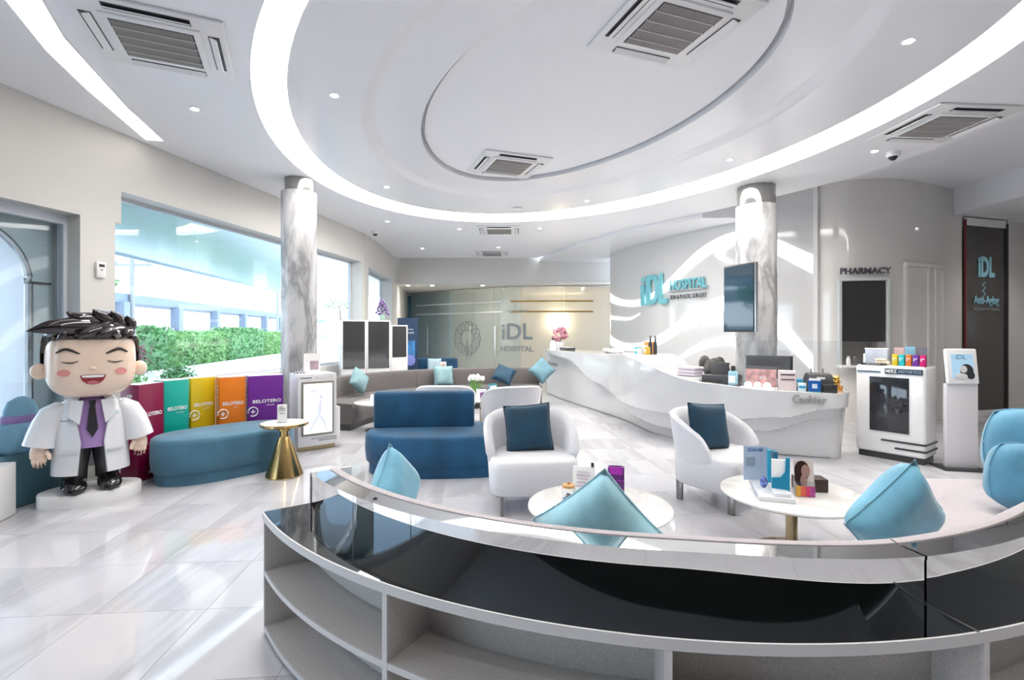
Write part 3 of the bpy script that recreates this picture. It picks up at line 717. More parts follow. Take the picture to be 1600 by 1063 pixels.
a1 = armchair('pale grey tub armchair holding a navy cushion beside the blue pill sofa', .17, 4.52, R(5))
a2 = armchair('pale grey tub armchair holding a navy cushion near the cashier end of the counter', 1.92, 4.62, R(36))
a3 = armchair('pale grey tub armchair turned to the rear sofa, its back beside the flower table', -.02, 7.15, R(198))
a4 = armchair('pale grey tub armchair mostly hidden behind the blue pill sofa', -.95, 7.25, R(180))
pillow('navy velvet cushion in the armchair beside the blue pill sofa', .43, .43, .085, NAVYV, (.15, 4.62, .665), R(4), R(-14), R(-4), seed=6)
pillow('navy velvet cushion in the armchair near the cashier end', .43, .43, .085, NAVYV, (1.83, 4.68, .665), R(22), R(-14), R(5), seed=7)

# ------------------------------------------------------------------ round coffee tables
def round_table(label, x, y, r=.465, z=.42, rz=0):
    t = thing('round_coffee_table', label, 'table', (x, y, 0), rz, 'round marble coffee tables')
    ob('tabletop', M().lathe([(r - .02, z - .024), (r, z - .012), (r - .003, z - .002), (r - .008, z)], 72), 'table_marble', t, 40)
    ob('stem', M().lathe([(.038, .012), (.038, z - .024)], 24), BRASS, t, 40)
    ob('foot', M().lathe([(.245, 0), (.245, .008), (.235, .014), (.05, .016)], 48), BRASS, t, 40)
    return t
round_table('white marble round table carrying the candy jar and purple holder', .568, 3.27)
round_table('white marble round table carrying the brochure display and tissue box', 1.96, 3.52, rz=R(50))
round_table('white round table carrying tulips and small stands by the rear armchair', -.50, 8.35, .48, .46, R(20))
round_table('white round table by the rear grey sofa with a tissue box on it', -2.05, 7.9, .42, .46, R(80))

# ------------------------------------------------------------------ blue pill sofa, teal ottoman
def pill(L, W, n=48):
    o = []
    for i in range(n):
        a = 2 * math.pi * i / n; e = .72
        o.append((L * math.copysign(abs(math.cos(a)) ** e, math.cos(a)), W * math.copysign(abs(math.sin(a)) ** .95, math.sin(a))))
    return o
def pouf(t, L, W, prof, material, n=56, name='seat'):
    return ob(name, M().loft([[(x * k, y * k2, z) for (x, y) in pill(L, W, n)] for k, k2, z in prof]), material, t, 50)
ps = thing('pill_sofa', 'royal blue velvet pill shaped sofa with low rectangular backrest', 'sofa', (-.72, 5.72, 0), R(4))
pouf(ps, .93, .47, [(.95, .93, 0), (.95, .93, .12)], BLUEV, name='base')
pouf(ps, .93, .47, [(.965, .95, .12), (.985, .975, .135), (1.0, 1.0, .26), (.995, .99, .40), (.98, .965, .43), (.95, .93, .445), (.5, .5, .452)], BLUEV)
ob('backrest', M().box((-.29, .18, .64), (1.16, .17, .44), r=.05, seg=4), BLUEV, ps, 50)
ot = thing('oval_ottoman', 'long oval teal velvet ottoman in front of the coloured boxes', 'ottoman', (-3.17, 5.60, 0), R(50))
pouf(ot, .72, .40, [(.95, .92, 0), (.95, .92, .115)], TEALV, name='base')
pouf(ot, .72, .40, [(.965, .945, .115), (.99, .98, .13), (1.0, 1.0, .25), (.998, .995, .41), (.985, .97, .45), (.95, .91, .468), (.5, .5, .475)], TEALV)
ft = thing('far_sofa', 'dark blue sofa back seen over the rear grey sofa', 'sofa', (-2.05, 13.3, 0), 0)
ob('seat', M().box((0, -.1, .24), (1.15, .8, .42), r=.06, seg=3), BLUEV, ft, 50); ob('backrest', M().box((0, .33, .50), (1.15, .18, .70), r=.06, seg=3), BLUEV, ft, 50)
pillow('pale cushion on the dark blue sofa behind the grey one', .36, .36, .07, mat('ice_cushion', (.55, .70, .78), .8), (-2.05, 13.45 - .2, .68), 0, R(-12), 0, seed=8)
t = thing('tent_card', 'small pink and white card standing on the far blue sofa', 'card', (-1.78, 13.0, .45), 0)
rbox('leaf', (.16, .02, .34), PAPER, t, (0, 0, .17), 0, 0); rbox('picture', (.10, .006, .22), mat('pink_print', (.72, .45, .42), .6), t, (0, -.013, .16), 0)

# ------------------------------------------------------------------ rear curved grey sofa
RS = Path([(-3.12, 7.95), (-2.98, 8.75), (-2.45, 9.75), (-1.4, 10.55), (-.3, 10.85), (.55, 10.9)], 12)
rs = thing('rear_curved_sofa', 'long curved taupe grey sofa by the glass partition', 'sofa', (0, 0, 0))
def rsband(prof, s0, s1, n=40):
    rings = []
    for i in range(n + 1):
        s = s0 + (s1 - s0) * i / n; rings.append([(*RS.at(s, o)[0], z) for o, z in prof])
    return M().loft(rings)
# + offset of this path is towards the camera's right / room
joints = [0, 1.25, 2.6, RS.len]
for a, b in zip(joints[:-1], joints[1:]):
    ob('backrest', rsband([(-.10, .05), (.12, .05), (.09, .70), (.06, .77), (.0, .79), (-.06, .77), (-.10, .70)], a + .003, b - .003, 20), GREYSOFA, rs, 45)
    ob('seat', rsband([(.10, .10), (.62, .10), (.64, .20), (.64, .38), (.61, .42), (.10, .44)], a + .003, b - .003, 20), GREYSOFA, rs, 45)
ob('plinth', rsband([(.0, 0), (.58, 0), (.58, .10), (.0, .10)], .02, RS.len - .02), DARK, rs, 30)
ob('arm_end', rsband([(-.11, .0), (.63, .0), (.63, .44), (.15, .46), (.13, .79), (-.11, .79)], RS.len, RS.len + .03, 1), GREYSOFA, rs, 30)
def on_rs(label, s, off, z, w, material, roll, lean, seed):
    p, a = RS.at(s, off); return pillow(label, w, w, .085, material, (p.x, p.y, z), a, R(lean), R(roll), seed=seed)
on_rs('pale aqua cushion set corner up near the marble column on the rear sofa', .95, .28, .70, .37, PALEV, 40, -14, 9)
on_rs('pale aqua square cushion sitting upright in the curve of the rear sofa', 3.15, .22, .65, .42, PALEV, 2, -12, 10)
on_rs('pale teal cushion set corner up at the open end of the rear sofa', 5.35, .25, .74, .42, mat('soft_teal_fabric', (.15, .29, .35), .8, vary=.1), 45, -14, 11)
on_rs('dark navy cushion lying tilted on the seat of the rear sofa', 4.5, .38, .665, .42, NAVYV, 28, -40, 12)
# ------------------------------------------------------------------ reception counter
CF = Path([(.91, 12.78), (1.23, 11.4), (1.55, 10.37), (2.0, 8.83), (2.15, 7.85), (2.36, 7.38), (2.75, 6.85), (3.2, 6.45), (3.65, 6.25), (3.9, 6.17)], 10)
ct = thing('reception_counter', 'long glossy white reception counter with sweeping wave relief', 'counter', (0, 0, 0))
def ztop(s): return slerp([0, 3.0, 4.8, 6.3, 7.0, 7.7], [1.13, 1.14, 1.185, .87, .83, .815], s)
W1 = ([.0, .23, 1.96, 3.41, 4.71, 5.6, 6.5, 7.09, 7.63], [1.11, 1.09, .99, .60, .41, .39, .41, .50, .64])
W2 = ([.0, 1.0, 2.12, 3.66, 4.71, 5.6, 6.4, 6.91, 7.55, 7.63], [1.08, 1.04, .88, .44, .20, .15, .20, .30, .50, .52])
def sm(a, b, x): t = max(0, min(1, (x - a) / (b - a))); return t * t * (3 - 2 * t)
def front_off(s, z):
    zt = ztop(s); w1 = slerp(*W1, s); w2 = slerp(*W2, s); k = sm(.05, .8, s)
    bulge = .10 * math.exp(-((s - 4.9) / 1.1) ** 2)
    return .02 + k * (.12 * sm(w1 - .012, w1 + .004, z) + .08 * sm(w2 - .012, w2 + .004, z)) + .05 * (z / zt) + bulge * math.sin(min(1, z / zt) * math.pi * .8)
def zdesk(s): return ztop(s) if s < 5.5 else .90 if s < 5.97 else .812      # flat working level behind the wavy rim
rings = []; NS = 190; NZ = 120
for i in range(NS + 1):
    s = CF.len * i / NS; zt = ztop(s); rg = []
    endf = 1 - .0
    for k in range(NZ + 1):
        z = zt * k / NZ; p, _ = CF.at(s, front_off(s, z)); rg.append((p.x, p.y, z))
    zd = zdesk(s); ri = front_off(s, zt) - .05
    for o, z in ((ri, zt + .004), (ri - .004, zd + .004), (-.50, zd + .004), (-.52, zd - .02), (-.52, 0)): p, _ = CF.at(s, o); rg.append((p.x, p.y, z))
    rings.append(rg)
# rounded cashier end: the section turns round the end of the path
s = CF.len; zt = ztop(s); c, hd = CF.at(s, -.25); g = Vector((math.cos(hd), math.sin(hd))); nn = Vector((g.y, -g.x))
for j in range(1, 13):
    a = j / 12 * math.pi; rg = []
    for k in range(NZ + 1):
        z = zt * k / NZ; r = .25 + front_off(s, z) * max(0., 1 - j / 4); tap = .72 + .28 * (z / zt)
        p = c + nn * r * math.cos(a) + g * r * math.sin(a) * tap * 1.0; rg.append((p.x, p.y, z))
    for f, z in ((.92, zt + .004), (.91, zt), (.25, zt), (.2, zt - .02), (.2, 0)): p = c + nn * .25 * math.cos(a) * f + g * .25 * math.sin(a) * f; rg.append((p.x, p.y, z))
    rings.append(rg)
m = M(); m.loft(rings); ob('counter_body', m, mat('counter_gloss', (.70, .70, .71), .07, coat=.6), ct, 40)
ob('kick_line', M().loft([[(*CF.at(CF.len * i / 60, .0)[0], 0), (*CF.at(CF.len * i / 60, .024)[0], 0), (*CF.at(CF.len * i / 60, .024)[0], .012), (*CF.at(CF.len * i / 60, .0)[0], .012)] for i in range(61)]), GREY, ct, 30)
SIGNG = mat('grey_letters', (.33, .33, .33), .4)
p, a = CF.at(7.36, .285); text('counter_letters', 'Cashier', .14, SIGNG, ct, (p.x, p.y, .735), (R(88), 0, a), .006, .002, fit=.36)
p, a = CF.at(.72, .10); text('counter_letters', 'Information', .16, SIGNG, ct, (p.x, p.y, .80), (R(90), 0, a), .005)

def on_counter(s, off): p, a = CF.at(s, off); return (p.x, p.y, zdesk(s) + .004), a
# things on the counter, far end first
loc, a = on_counter(.35, -.2); t = thing('flower_vase', 'pink flowers in a white pot on the far end of the counter', 'vase', loc, a)
ob('pot', M().lathe([(.07, 0), (.10, .04), (.11, .17), (.10, .18), (.09, .12)], 20), WHITE, t, 40); m = M()
for k in range(46):
    v = Vector((random.gauss(0, 1), random.gauss(0, 1), random.gauss(0, 1))).normalized() * random.uniform(.10, .19); m.ball((v.x, v.y, .36 + v.z), (.05, .05, .04), 8)
ob('blossom', m, mat('pink_petals', (.66, .30, .38), .7, vary=.35, vscale=9), t, 60); m = M()
for k in range(9): m.tube([(0, 0, .12), (random.uniform(-.08, .08), random.uniform(-.08, .08), .32)], .008, 5)
ob('stems', m, mat('stem_green', (.10, .22, .05), .6), t, 40)
loc, a = on_counter(.90, -.18); t = thing('dark_desk_tray', 'low dark tray lying near the flower pot on the counter', 'tray', loc, a)
rbox('tray', (.55, .20, .05), DARK, t, (.1, 0, .026), .008); rbox('papers', (.40, .15, .012), PAPER, t, (.1, 0, .057), 0)
loc, a = on_counter(.64, .06); t = thing('pump_bottle', 'white pump bottle with black top beside the pink flowers', 'bottle', loc, a)
ob('body', M().lathe([(.075, 0), (.08, .02), (.075, .16), (.03, .22)], 20), WHITE, t, 40); ob('pump', M().lathe([(.03, .22), (.028, .27), (.008, .28), (.006, .33)], 12), DARK, t, 40)
loc, a = on_counter(.47, .03); t = thing('small_tub', 'little aqua topped tub between flower pot and pump bottle', 'tub', loc, a)
ob('tub', M().lathe([(.05, 0), (.05, .10)], 16), mat('aqua_plastic', (.16, .50, .48), .4), t, 40); ob('lid', M().lathe([(.054, .10), (.054, .125), (.04, .13)], 16), WHITE, t, 40)
loc, a = on_counter(3.2, -.22); t = thing('desk_cloth', 'crumpled white and grey cloth lying on the counter top', 'cloth', loc, a); m = M()
for k in range(9): hh = .03 + random.uniform(0, .02); m.ball((-.3 + .075 * k, random.uniform(-.05, .05), hh * .97), (.07, .07, hh), 10)
ob('cloth', m, mat('cloth_grey', (.55, .54, .54), .8, vary=.3), t, 60)
def carton(label, s, off, size, col, dz=0, rz=0, name='product_box', band=None, group='cartons on the counter'):
    loc, a = on_counter(s, off); t = thing(name, label, 'box', (loc[0], loc[1], loc[2] + dz), a + rz, group)
    rbox('carton', size, mat('carton_%02d%02d%02d' % tuple(int(c * 99) for c in col), col, .45), t, (0, 0, size[2] / 2), .003)
    rbox('label_band', (size[0] * .8, .003, size[2] * .3), PAPER if band is None else band, t, (0, -size[1] / 2 - .002, size[2] * .55), 0); return t
carton('small teal carton at the crest of the counter', 4.25, -.16, (.13, .10, .11), (.06, .40, .42))
carton('orange carton standing at the crest of the counter', 4.55, -.22, (.18, .10, .20), (.75, .27, .05))
carton('low pale carton lying before the orange one on the crest', 4.58, -.08, (.22, .08, .09), (.55, .52, .52))
carton('small mustard carton beside the bottles at the crest', 4.82, -.08, (.10, .07, .12), (.65, .42, .06))
for s, o, lab in ((4.70, -.18, 'dark tall bottle beside the orange carton at the counter crest'), (4.76, -.24, 'second dark bottle behind the first at the counter crest')):
    loc, a = on_counter(s, o); t = thing('dark_bottle', lab, 'bottle', loc, a, 'dark bottles on the counter')
    ob('body', M().lathe([(.03, 0), (.032, .16), (.015, .21), (.014, .25)], 16), mat('bottle_dark', (.05, .06, .06), .15), t, 40); ob('cap', M().lathe([(.018, .25), (.018, .30)], 12), GREY, t, 40)
# chair with jacket behind the counter
p, a = CF.at(5.2, -.95); t = thing('office_chair', 'office chair draped with dark grey jackets behind the counter', 'chair', (p.x, p.y, 0), a)
ob('base', M().lathe([(.28, .03), (.28, .06), (.05, .10)], 20), DARK, t, 40); ob('post', M().lathe([(.03, .08), (.03, .45)], 12), GREY, t, 40)
rbox('seat', (.48, .46, .08), DARK, t, (0, 0, .49), .03); rbox('backrest', (.46, .07, .50), DARK, t, (0, .2, .82), .03)
m = M()
for k in range(7): m.ball((-.24 + .08 * k, .17 + .03 * math.sin(k * 2), .98 + .05 * math.cos(k * 1.7)), (.09, .10, .14), 10)
ob('jacket', m, mat('jacket_grey', (.085, .085, .08), .85, vary=.25, bump=.2), t, 60)
loc, a = on_counter(5.72, -.25); t = thing('towel_stack', 'folded lilac towels stacked beside the printer', 'towels', loc, a)
for k in range(3): rbox('towel', (.30, .22, .045), mat('towel_lilac', (.62, .58, .66), .9), t, (.01 * k, 0, .024 + .046 * k), .018)
def deskz(s): return ztop(s) + .004
loc, a = on_counter(6.22, -.27); t = thing('printer', 'black inkjet printer with raised paper tray on the counter', 'printer', loc, a)
rbox('body', (.40, .28, .13), DARK, t, (0, 0, .065), .015); ob('paper_tray', M().box((-.06, .12, .20), (.26, .02, .20), rx=R(-18), r=.004), DARK, t, 30); rbox('ink_tank', (.12, .26, .15), BLACK, t, (.22, .0, .075), .01)
rbox('output_slot', (.26, .02, .02), BLACK, t, (-.05, -.142, .05), 0)
loc, a = on_counter(6.53, .0); t = thing('sanitizer_pump', 'clear blue sanitiser bottle on a black base on the counter', 'bottle', loc, a)
rbox('base', (.15, .13, .025), DARK, t, (0, 0, .0125), .004); rbox('bottle', (.11, .09, .19), mat('sanitizer_blue', (.35, .62, .72), .2), t, (0, 0, .12), .02); rbox('label', (.085, .004, .09), PAPER, t, (0, -.047, .11), 0)
rbox('pump', (.05, .04, .07), DARK, t, (0, 0, .25), .008)
loc, a = on_counter(6.84, .03); t = thing('mask_display', 'white tray display with pink card and three white domes', 'display', loc, a)
rbox('tray', (.40, .26, .03), WHITE, t, (0, 0, .015), .006); rbox('back_card', (.36, .015, .22), mat('pink_marble_print', (.62, .36, .36), .5, vary=.3, vscale=14), t, (.02, .09, .14), 0)
for k in range(3): ob('dome', M().ball((-.11 + .11 * k, -.04, .052), (.05, .05, .045), 14), WHITE, t, 60)
rbox('acrylic_wall', (.40, .006, .26), ACRYL, t, (0, .12, .16), 0)
text('card_letters', 'IDL', .06, PAPER, t, (.05, .08, .14), ext=.001)
loc, a = on_counter(6.95, -.42); t = thing('desk_monitor', 'black computer monitor seen from behind on the cashier desk', 'monitor', loc, a + R(6))
rbox('screen_shell', (.56, .035, .30), DARK, t, (0, 0, .26), .012); rbox('stand', (.06, .05, .16), DARK, t, (0, .03, .08), 0); rbox('foot', (.22, .16, .015), DARK, t, (0, .02, .0075), .004)
rbox('bezel_edge', (.57, .012, .31), mat('bezel_blue', (.03, .08, .16), .25), t, (0, .02, .26), 0)
loc, a = on_counter(7.0, -.24); t = thing('acrylic_shield', 'clear acrylic shield standing on the cashier desk', 'screen', loc, a)
rbox('panel', (.62, .006, .62), ACRYL, t, (-.10, 0, .31), 0); rbox('panel', (.50, .006, .62), ACRYL, t, (.50, .03, .31), 0)
for x in (-.33, .20, .58): rbox('foot', (.03, .06, .012), WHITE, t, (x, .0, .006), 0)
loc, a = on_counter(7.16, .03); t = thing('drawer_box', 'tall pink and white box with dark label lines on the cashier desk', 'box', loc, a)
rbox('carton', (.19, .13, .25), mat('pale_pink', (.70, .60, .61), .4), t, (0, 0, .125), .004)
for z in (.20, .14): rbox('label_line', (.15, .004, .014), mat('maroon_line', (.10, .04, .06), .4), t, (0, -.067, z), 0)
rbox('top_band', (.17, .004, .025), PAPER, t, (0, -.067, .228), 0)
carton('white and blue leaflet carton beside the dark card machine', 7.315, .06, (.09, .08, .10), (.70, .78, .84), band=mat('cyan_band', (.04, .36, .58), .4))
carton('blue and white carton stacked behind the leaflet carton', 7.305, -.06, (.09, .08, .14), (.06, .33, .55))
loc, a = on_counter(7.505, .0); t = thing('card_machine', 'dark grey coin counting machine with blue payment sign in front', 'machine', loc, a)
m = M(); m.loft([[(x * k, y * k, z) for x, y in ((-.14, -.12), (.14, -.12), (.14, .12), (-.14, .12))] for k, z in ((1, 0), (1, .13), (.86, .21), (.75, .225))]); ob('housing', m, mat('machine_grey', (.075, .072, .075), .4), t, 30)
rbox('front_block', (.15, .08, .10), DARK, t, (.08, -.15, .05), .008); rbox('white_label', (.09, .004, .025), PAPER, t, (0, -.114, .17), 0)
for x in (-.07, .06): rbox('post', (.012, .012, .06), GREY, t, (x, .03, .25), 0)
loc, a = on_counter(7.43, .185); t = thing('payment_sign', 'small blue payment sign with white square before the coin machine', 'sign', loc, a)
rbox('plate', (.13, .012, .17), mat('pay_blue', (.005, .10, .42), .3), t, (0, 0, .09), .003); rbox('header', (.12, .004, .03), PAPER, t, (0, -.008, .16), 0); rbox('code_square', (.055, .004, .055), mat('pale_blue_print', (.62, .72, .82), .5), t, (0, -.008, .08), 0)
rbox('stand', (.13, .05, .012), mat('pay_green', (.1, .55, .35), .4), t, (0, .015, .006), 0)
p, a = CF.at(CF.len, -.10); gq = Vector((math.cos(a), math.sin(a)))
loc = (p.x + gq.x * .10, p.y + gq.y * .10, ztop(7.63)); t = thing('gold_cat_ornament', 'tiny golden cat ornament on a decorated box at the counter end', 'ornament', loc, a)
rbox('box', (.12, .10, .07), mat('festive_box', (.50, .22, .05), .4, vary=.7, vscale=40), t, (0, 0, .035), .005)
m = M(); m.ball((0, 0, .10), (.04, .032, .04), 14); m.ball((0, -.005, .155), (.036, .03, .032), 14)
for sx in (-1, 1): m.lathe([(.014, 0), (.001, .03)], 8, (sx * .022, 0, .175)); m.ball((sx * .03, -.02, .12), (.013, .013, .024), 8)
ob('cat', m, mat('cat_gold', (.75, .48, .12), .25, metal=.9), t, 50)

# ------------------------------------------------------------------ column screen
t = thing('column_screen', 'portrait black flat screen mounted on the marble column', 'screen', (3.42, 7.44, 2.05), R(-66))
rbox('casing', (.56, .05, 1.0), DARK, t, (0, -.06, 0), .008); rbox('display', (.52, .006, .95), mat('display_sea', (.02, .05, .08), .06, coat=.8), t, (0, -.089, 0), 0)
rbox('side_edge', (.012, .052, 1.0), STEEL, t, (.286, -.06, 0), 0); rbox('bracket', (.12, .12, .30), GREY, t, (.02, .02, 0), .005)

# ------------------------------------------------------------------ cabinet with screen, kiosk
CW = math.atan2(5.78 - 6.36, 4.76 - 4.35)
cb = thing('display_cabinet', 'white display cabinet with a dark portrait screen under product boxes', 'cabinet', (4.555, 6.07, 0), CW)
# local: x along the front, -y is the front
rbox('plinth', (.66, .34, .07), DARK, cb, (0, .20, .035), 0); rbox('body', (.71, .40, 1.07), WHITE, cb, (0, .20, .607), .035, seg=4)
rbox('display', (.40, .012, .66), SCREENOFF, cb, (.0, -.004, .67), .002)
for x0, z in ((-.08, .235), (.06, .155)): rbox('dark_groove', (.36 - x0, .02, .022), DARK, cb, ((.36 + x0) / 2, .002, z), 0); rbox('dark_groove', (.02, .40, .022), DARK, cb, (.352, .2, z), 0)
rbox('name_plate', (.37, .012, .065), mat('plate_navy', (.02, .035, .06), .3), cb, (.145, -.004, 1.075), 0); rbox('side_strip', (.25, .010, .018), mat('strip_blue', (.06, .12, .20), .3), cb, (-.21, -.003, 1.06), 0)
text('plate_letters', 'MERZ', .055, PAPER, cb, (.025, -.012, 1.075), ext=.001, bold=.001, fit=.11); text('plate_letters', 'AESTHETICS', .05, mat('pale_letters', (.35, .48, .60), .5), cb, (.205, -.012, 1.075), ext=.001, fit=.22)
def on_cab(x, y, z=1.142): return cb.matrix_world @ Vector((x, y, z))
bpy.context.view_layer.update()
cols = [((.72, .55, .01), 'yellow'), ((.01, .48, .50), 'turquoise'), ((.75, .18, .02), 'orange'), ((.16, .02, .32), 'purple'), ((.58, .0, .16), 'crimson')]
for k, (c, nm) in enumerate(cols):
    t = thing('sample_box', 'small upright %s sample box on the white display cabinet' % nm, 'box', on_cab(.045 + .068 * k, .06 + .0 * k), CW, 'coloured sample boxes')
    rbox('carton', (.052, .05, .135), mat('sample_' + nm, c, .4), t, (0, 0, .0675), .003); rbox('print_line', (.036, .002, .008), PAPER, t, (0, -.026, .09), 0); rbox('print_mark', (.010, .002, .020), PAPER, t, (-.012, -.026, .072), 0)
t = thing('acrylic_brochure_rack', 'clear acrylic rack of leaflets behind the coloured sample boxes', 'rack', on_cab(.16, .20), CW)
rbox('holder', (.36, .12, .20), ACRYL, t, (0, 0, .10), 0)
for k, c in enumerate(((.75, .50, .48), (.25, .52, .68), (.12, .11, .14))): rbox('leaflet', (.10, .01, .19 + .03 * (k == 1)), mat('leaflet_%d' % k, c, .5), t, (-.11 + .11 * k, -.03, .12), 0)
t = thing('silver_gift_bag', 'pale silver gift bag with cream ribbon on the display cabinet', 'bag', on_cab(-.165, .135), CW)
rbox('bag', (.24, .09, .20), mat('silver_bag', (.55, .60, .70), .3, vary=.2), t, (0, 0, .10), .012); rbox('rim', (.245, .095, .02), WHITE, t, (0, 0, .195), .004); m = M()
for k in range(7): m.ball((.02 + .035 * (k % 4), -.055, .03 + .03 * (k // 4)), (.03, .02, .022), 8)
ob('ribbon', m, mat('ribbon_cream', (.70, .58, .45), .6, vary=.3), t, 60)
t = thing('leaflet_block', 'block of pale leaflets at the corner of the display cabinet', 'leaflets', on_cab(-.30, .26), CW); rbox('stack', (.10, .08, .13), mat('pale_leaflet', (.62, .60, .64), .5), t, (0, 0, .065), 0); rbox('front_leaflet', (.09, .004, .12), PAPER, t, (0, -.043, .065), 0)
t = thing('name_block', 'flat black name block lying on the display cabinet edge', 'block', on_cab(-.17, .025), CW); rbox('block', (.27, .03, .022), DARK, t, (0, 0, .011), 0); text('block_letters', 'MERZ AESTHETICS', .018, PAPER, t, (0, -.016, .011), ext=.0005)
ks = thing('tablet_kiosk', 'white floor standing tablet kiosk on a black foot', 'kiosk', (5.06, 5.67, 0), R(-12))
rbox('foot', (.44, .30, .018), DARK, ks, (0, .02, .009), .006); rbox('column', (.31, .07, .95), mat('kiosk_grey', (.70, .69, .72), .3), ks, (0, 0, .49), .012)
hm = M().box((0, 0, 0), (.31, .05, .40), r=.02, seg=3); hd = ob('head', hm, WHITE, ks, 40); hd.location = (0, -.01, 1.16); hd.rotation_euler = (R(-8), 0, 0)
sc = rbox('screen', (.21, .006, .27), mat('kiosk_screen', (.25, .40, .52), .2, emit=(.45, .66, .85), estr=.18), hd, (0, -.027, .0), 0)
text('screen_letters', 'iDL', .075, mat('screen_navy', (.05, .18, .32), .5), hd, (-.01, -.031, .10), ext=.0005)
m = M(); m.ball((.035, -.031, -.05), (.065, .002, .075), 16); m.ball((.07, -.031, -.10), (.04, .002, .045), 16); ob('screen_hair', m, mat('hair_print', (.03, .03, .035), .5), hd, 40)
m = M(); m.ball((.005, -.033, -.035), (.035, .002, .042), 16); m.ball((-.02, -.033, -.115), (.06, .002, .035), 16); ob('screen_face', m, mat('face_print', (.68, .66, .68), .5), hd, 40)
# ------------------------------------------------------------------ tall coloured product boxes by the window
BX = [('crimson', (.20, .0, .045), (-3.83, 5.15), (-3.80, 5.47), 'INTENSE'), ('green', (.0, .38, .31), (-3.86, 5.58), (-3.75, 5.83), 'LIDOCAINE'), ('mustard', (.68, .48, .01), (-3.77, 5.90), (-3.63, 6.15), 'BALANCE'), ('orange', (.78, .20, .01), (-3.50, 6.01), (-3.29, 6.20), 'SOFT'), ('purple', (.15, .02, .27), (-3.25, 6.19), (-2.93, 6.44), 'VOLUME')]
for nm, c, a, b, foot in BX:
    a, b = Vector(a), Vector(b); d = b - a; w = d.length; rz = math.atan2(d.y, d.x)
    t = thing('giant_product_box', 'waist high %s cardboard product box standing by the window' % nm, 'box', (a.x, a.y, 0), rz, 'giant product boxes')
    w = w if nm != 'crimson' else .33
    rbox('carton', (w, .20, 1.0), mat('card_' + nm, c, .35), t, (w / 2, .10, .5), .004)
    text('box_letters', 'BELOTERO', .055, PAPER, t, (w * .52, -.002, .68), ext=.001, bold=.0012, fit=w * .80)
    text('box_letters', foot, w * .13 if nm == 'crimson' else w * .06, PAPER, t, (w * .62, -.002, .07 if nm == 'crimson' else .63), ext=.001)
    if nm != 'green':
        m = M(); m.tube([(w * .13 + .055 * math.cos(k * math.pi / 12), -.003, .56 + .055 * math.sin(k * math.pi / 12)) for k in range(-8, 14)], .007, 6)
        m.box((w * .13, -.003, .56), (.05, .004, .012)); m.box((w * .13, -.003, .56), (.012, .004, .05)); ob('plus_mark', m, PAPER, t, 40)
    text('spine_letters', 'BELOTERO', .075, PAPER, t, (-.002, .10, .72), (R(90), R(90), R(-90)), .001, .001)
    rbox('top_flap', (w * .96, .19, .004), PAPER, t, (w / 2, .10, 1.002), 0)

# ------------------------------------------------------------------ gold side table and its card holder
gt = thing('gold_side_table', 'gold cone pedestal side table with round marble top', 'table', (-2.456, 5.42, 0), R(30))
ob('cone_base', M().lathe([(.185, 0), (.19, .012), (.185, .03), (.06, .40), (.052, .42)], 48), GOLD, gt, 30)
ob('neck', M().lathe([(.045, .42), (.045, .49), (.07, .49), (.07, .535), (.10, .545)], 32), GOLD, gt, 30)
ob('rim', M().lathe([(.225, .535), (.243, .545), (.243, .568), (.236, .571)], 56), GOLD, gt, 30)
ob('marble_top', M().lathe([(.236, .560), (.236, .572), (.2, .573)], 56), 'table_marble', gt, 30)
t = thing('card_holder', 'clear acrylic holder with white folded card on the gold table', 'holder', (-2.47, 5.40, .574), R(24))
rbox('holder', (.10, .05, .10), ACRYL, t, (0, 0, .05), 0); rbox('card', (.095, .012, .19), PAPER, t, (0, .005, .098), 0, 0)
for z, w in ((.15, .06), (.13, .07), (.10, .05)): rbox('print_line', (w, .002, .006), GREY, t, (0, -.003, z), 0)
text('card_logo', 'iDL', .035, GREY, t, (-.01, -.003, .165), ext=.0005)

# ------------------------------------------------------------------ white stand with lit screen
t = thing('screen_stand', 'white gold trimmed stand with a lit portrait screen below the marble column', 'stand', (-2.74, 6.43, 0), math.atan2(.32, .38))
W = .50
rbox('plinth', (W - .03, .32, .06), BRASS, t, (W / 2, .19, .03), 0); rbox('body', (W, .36, .94), mat('stand_white', (.74, .74, .76), .3), t, (W / 2, .18, .53), .006)
rbox('side_block', (.06, .34, .48), WHITES, t, (W + .03, .20, .30), .004)
rbox('frame', (.42, .02, .70), mat('frame_taupe', (.22, .19, .15), .35), t, (W / 2, -.004, .55), .004)
rbox('screen', (.37, .008, .65), mat('lit_screen', (.8, .82, .88), .2, emit=(.80, .82, .90), estr=.30), t, (W / 2, -.016, .55), 0)
PRT = mat('screen_figure', (.4, .42, .5), .5, emit=(.55, .58, .70), estr=.30); m = M()
m.tube([(.25, -.021, .44), (.18, -.021, .34), (.14, -.021, .25)], [.02, .016, .01], 6); m.tube([(.28, -.021, .44), (.33, -.021, .36), (.36, -.021, .25)], [.02, .016, .01], 6)
m.tube([(.26, -.021, .44), (.27, -.021, .55), (.28, -.021, .66)], [.022, .026, .012], 6); m.ball((.285, -.021, .70), (.024, .003, .03), 12)
for v in m.bm.verts: v.co.y = -.021 + (v.co.y + .021) * .08
ob('screen_figure', m, PRT, t, 40)
text('screen_letters', 'EMSCULPT', .03, mat('screen_ink', (.15, .15, .2), .5), t, (.23, -.022, .78), ext=.0005)
text('stand_letters', 'EMSCULPT', .05, PAPER, t, (.33, -.003, .955), ext=.002)
for z, x0, x1 in ((.955, .03, .17), (.155, .17, .5), (.125, .26, .5)): rbox('dark_slit', (x1 - x0, .006, .008), GREY, t, ((x0 + x1) / 2, -.003, z), 0)
bpy.context.view_layer.update(); mw = t.matrix_world
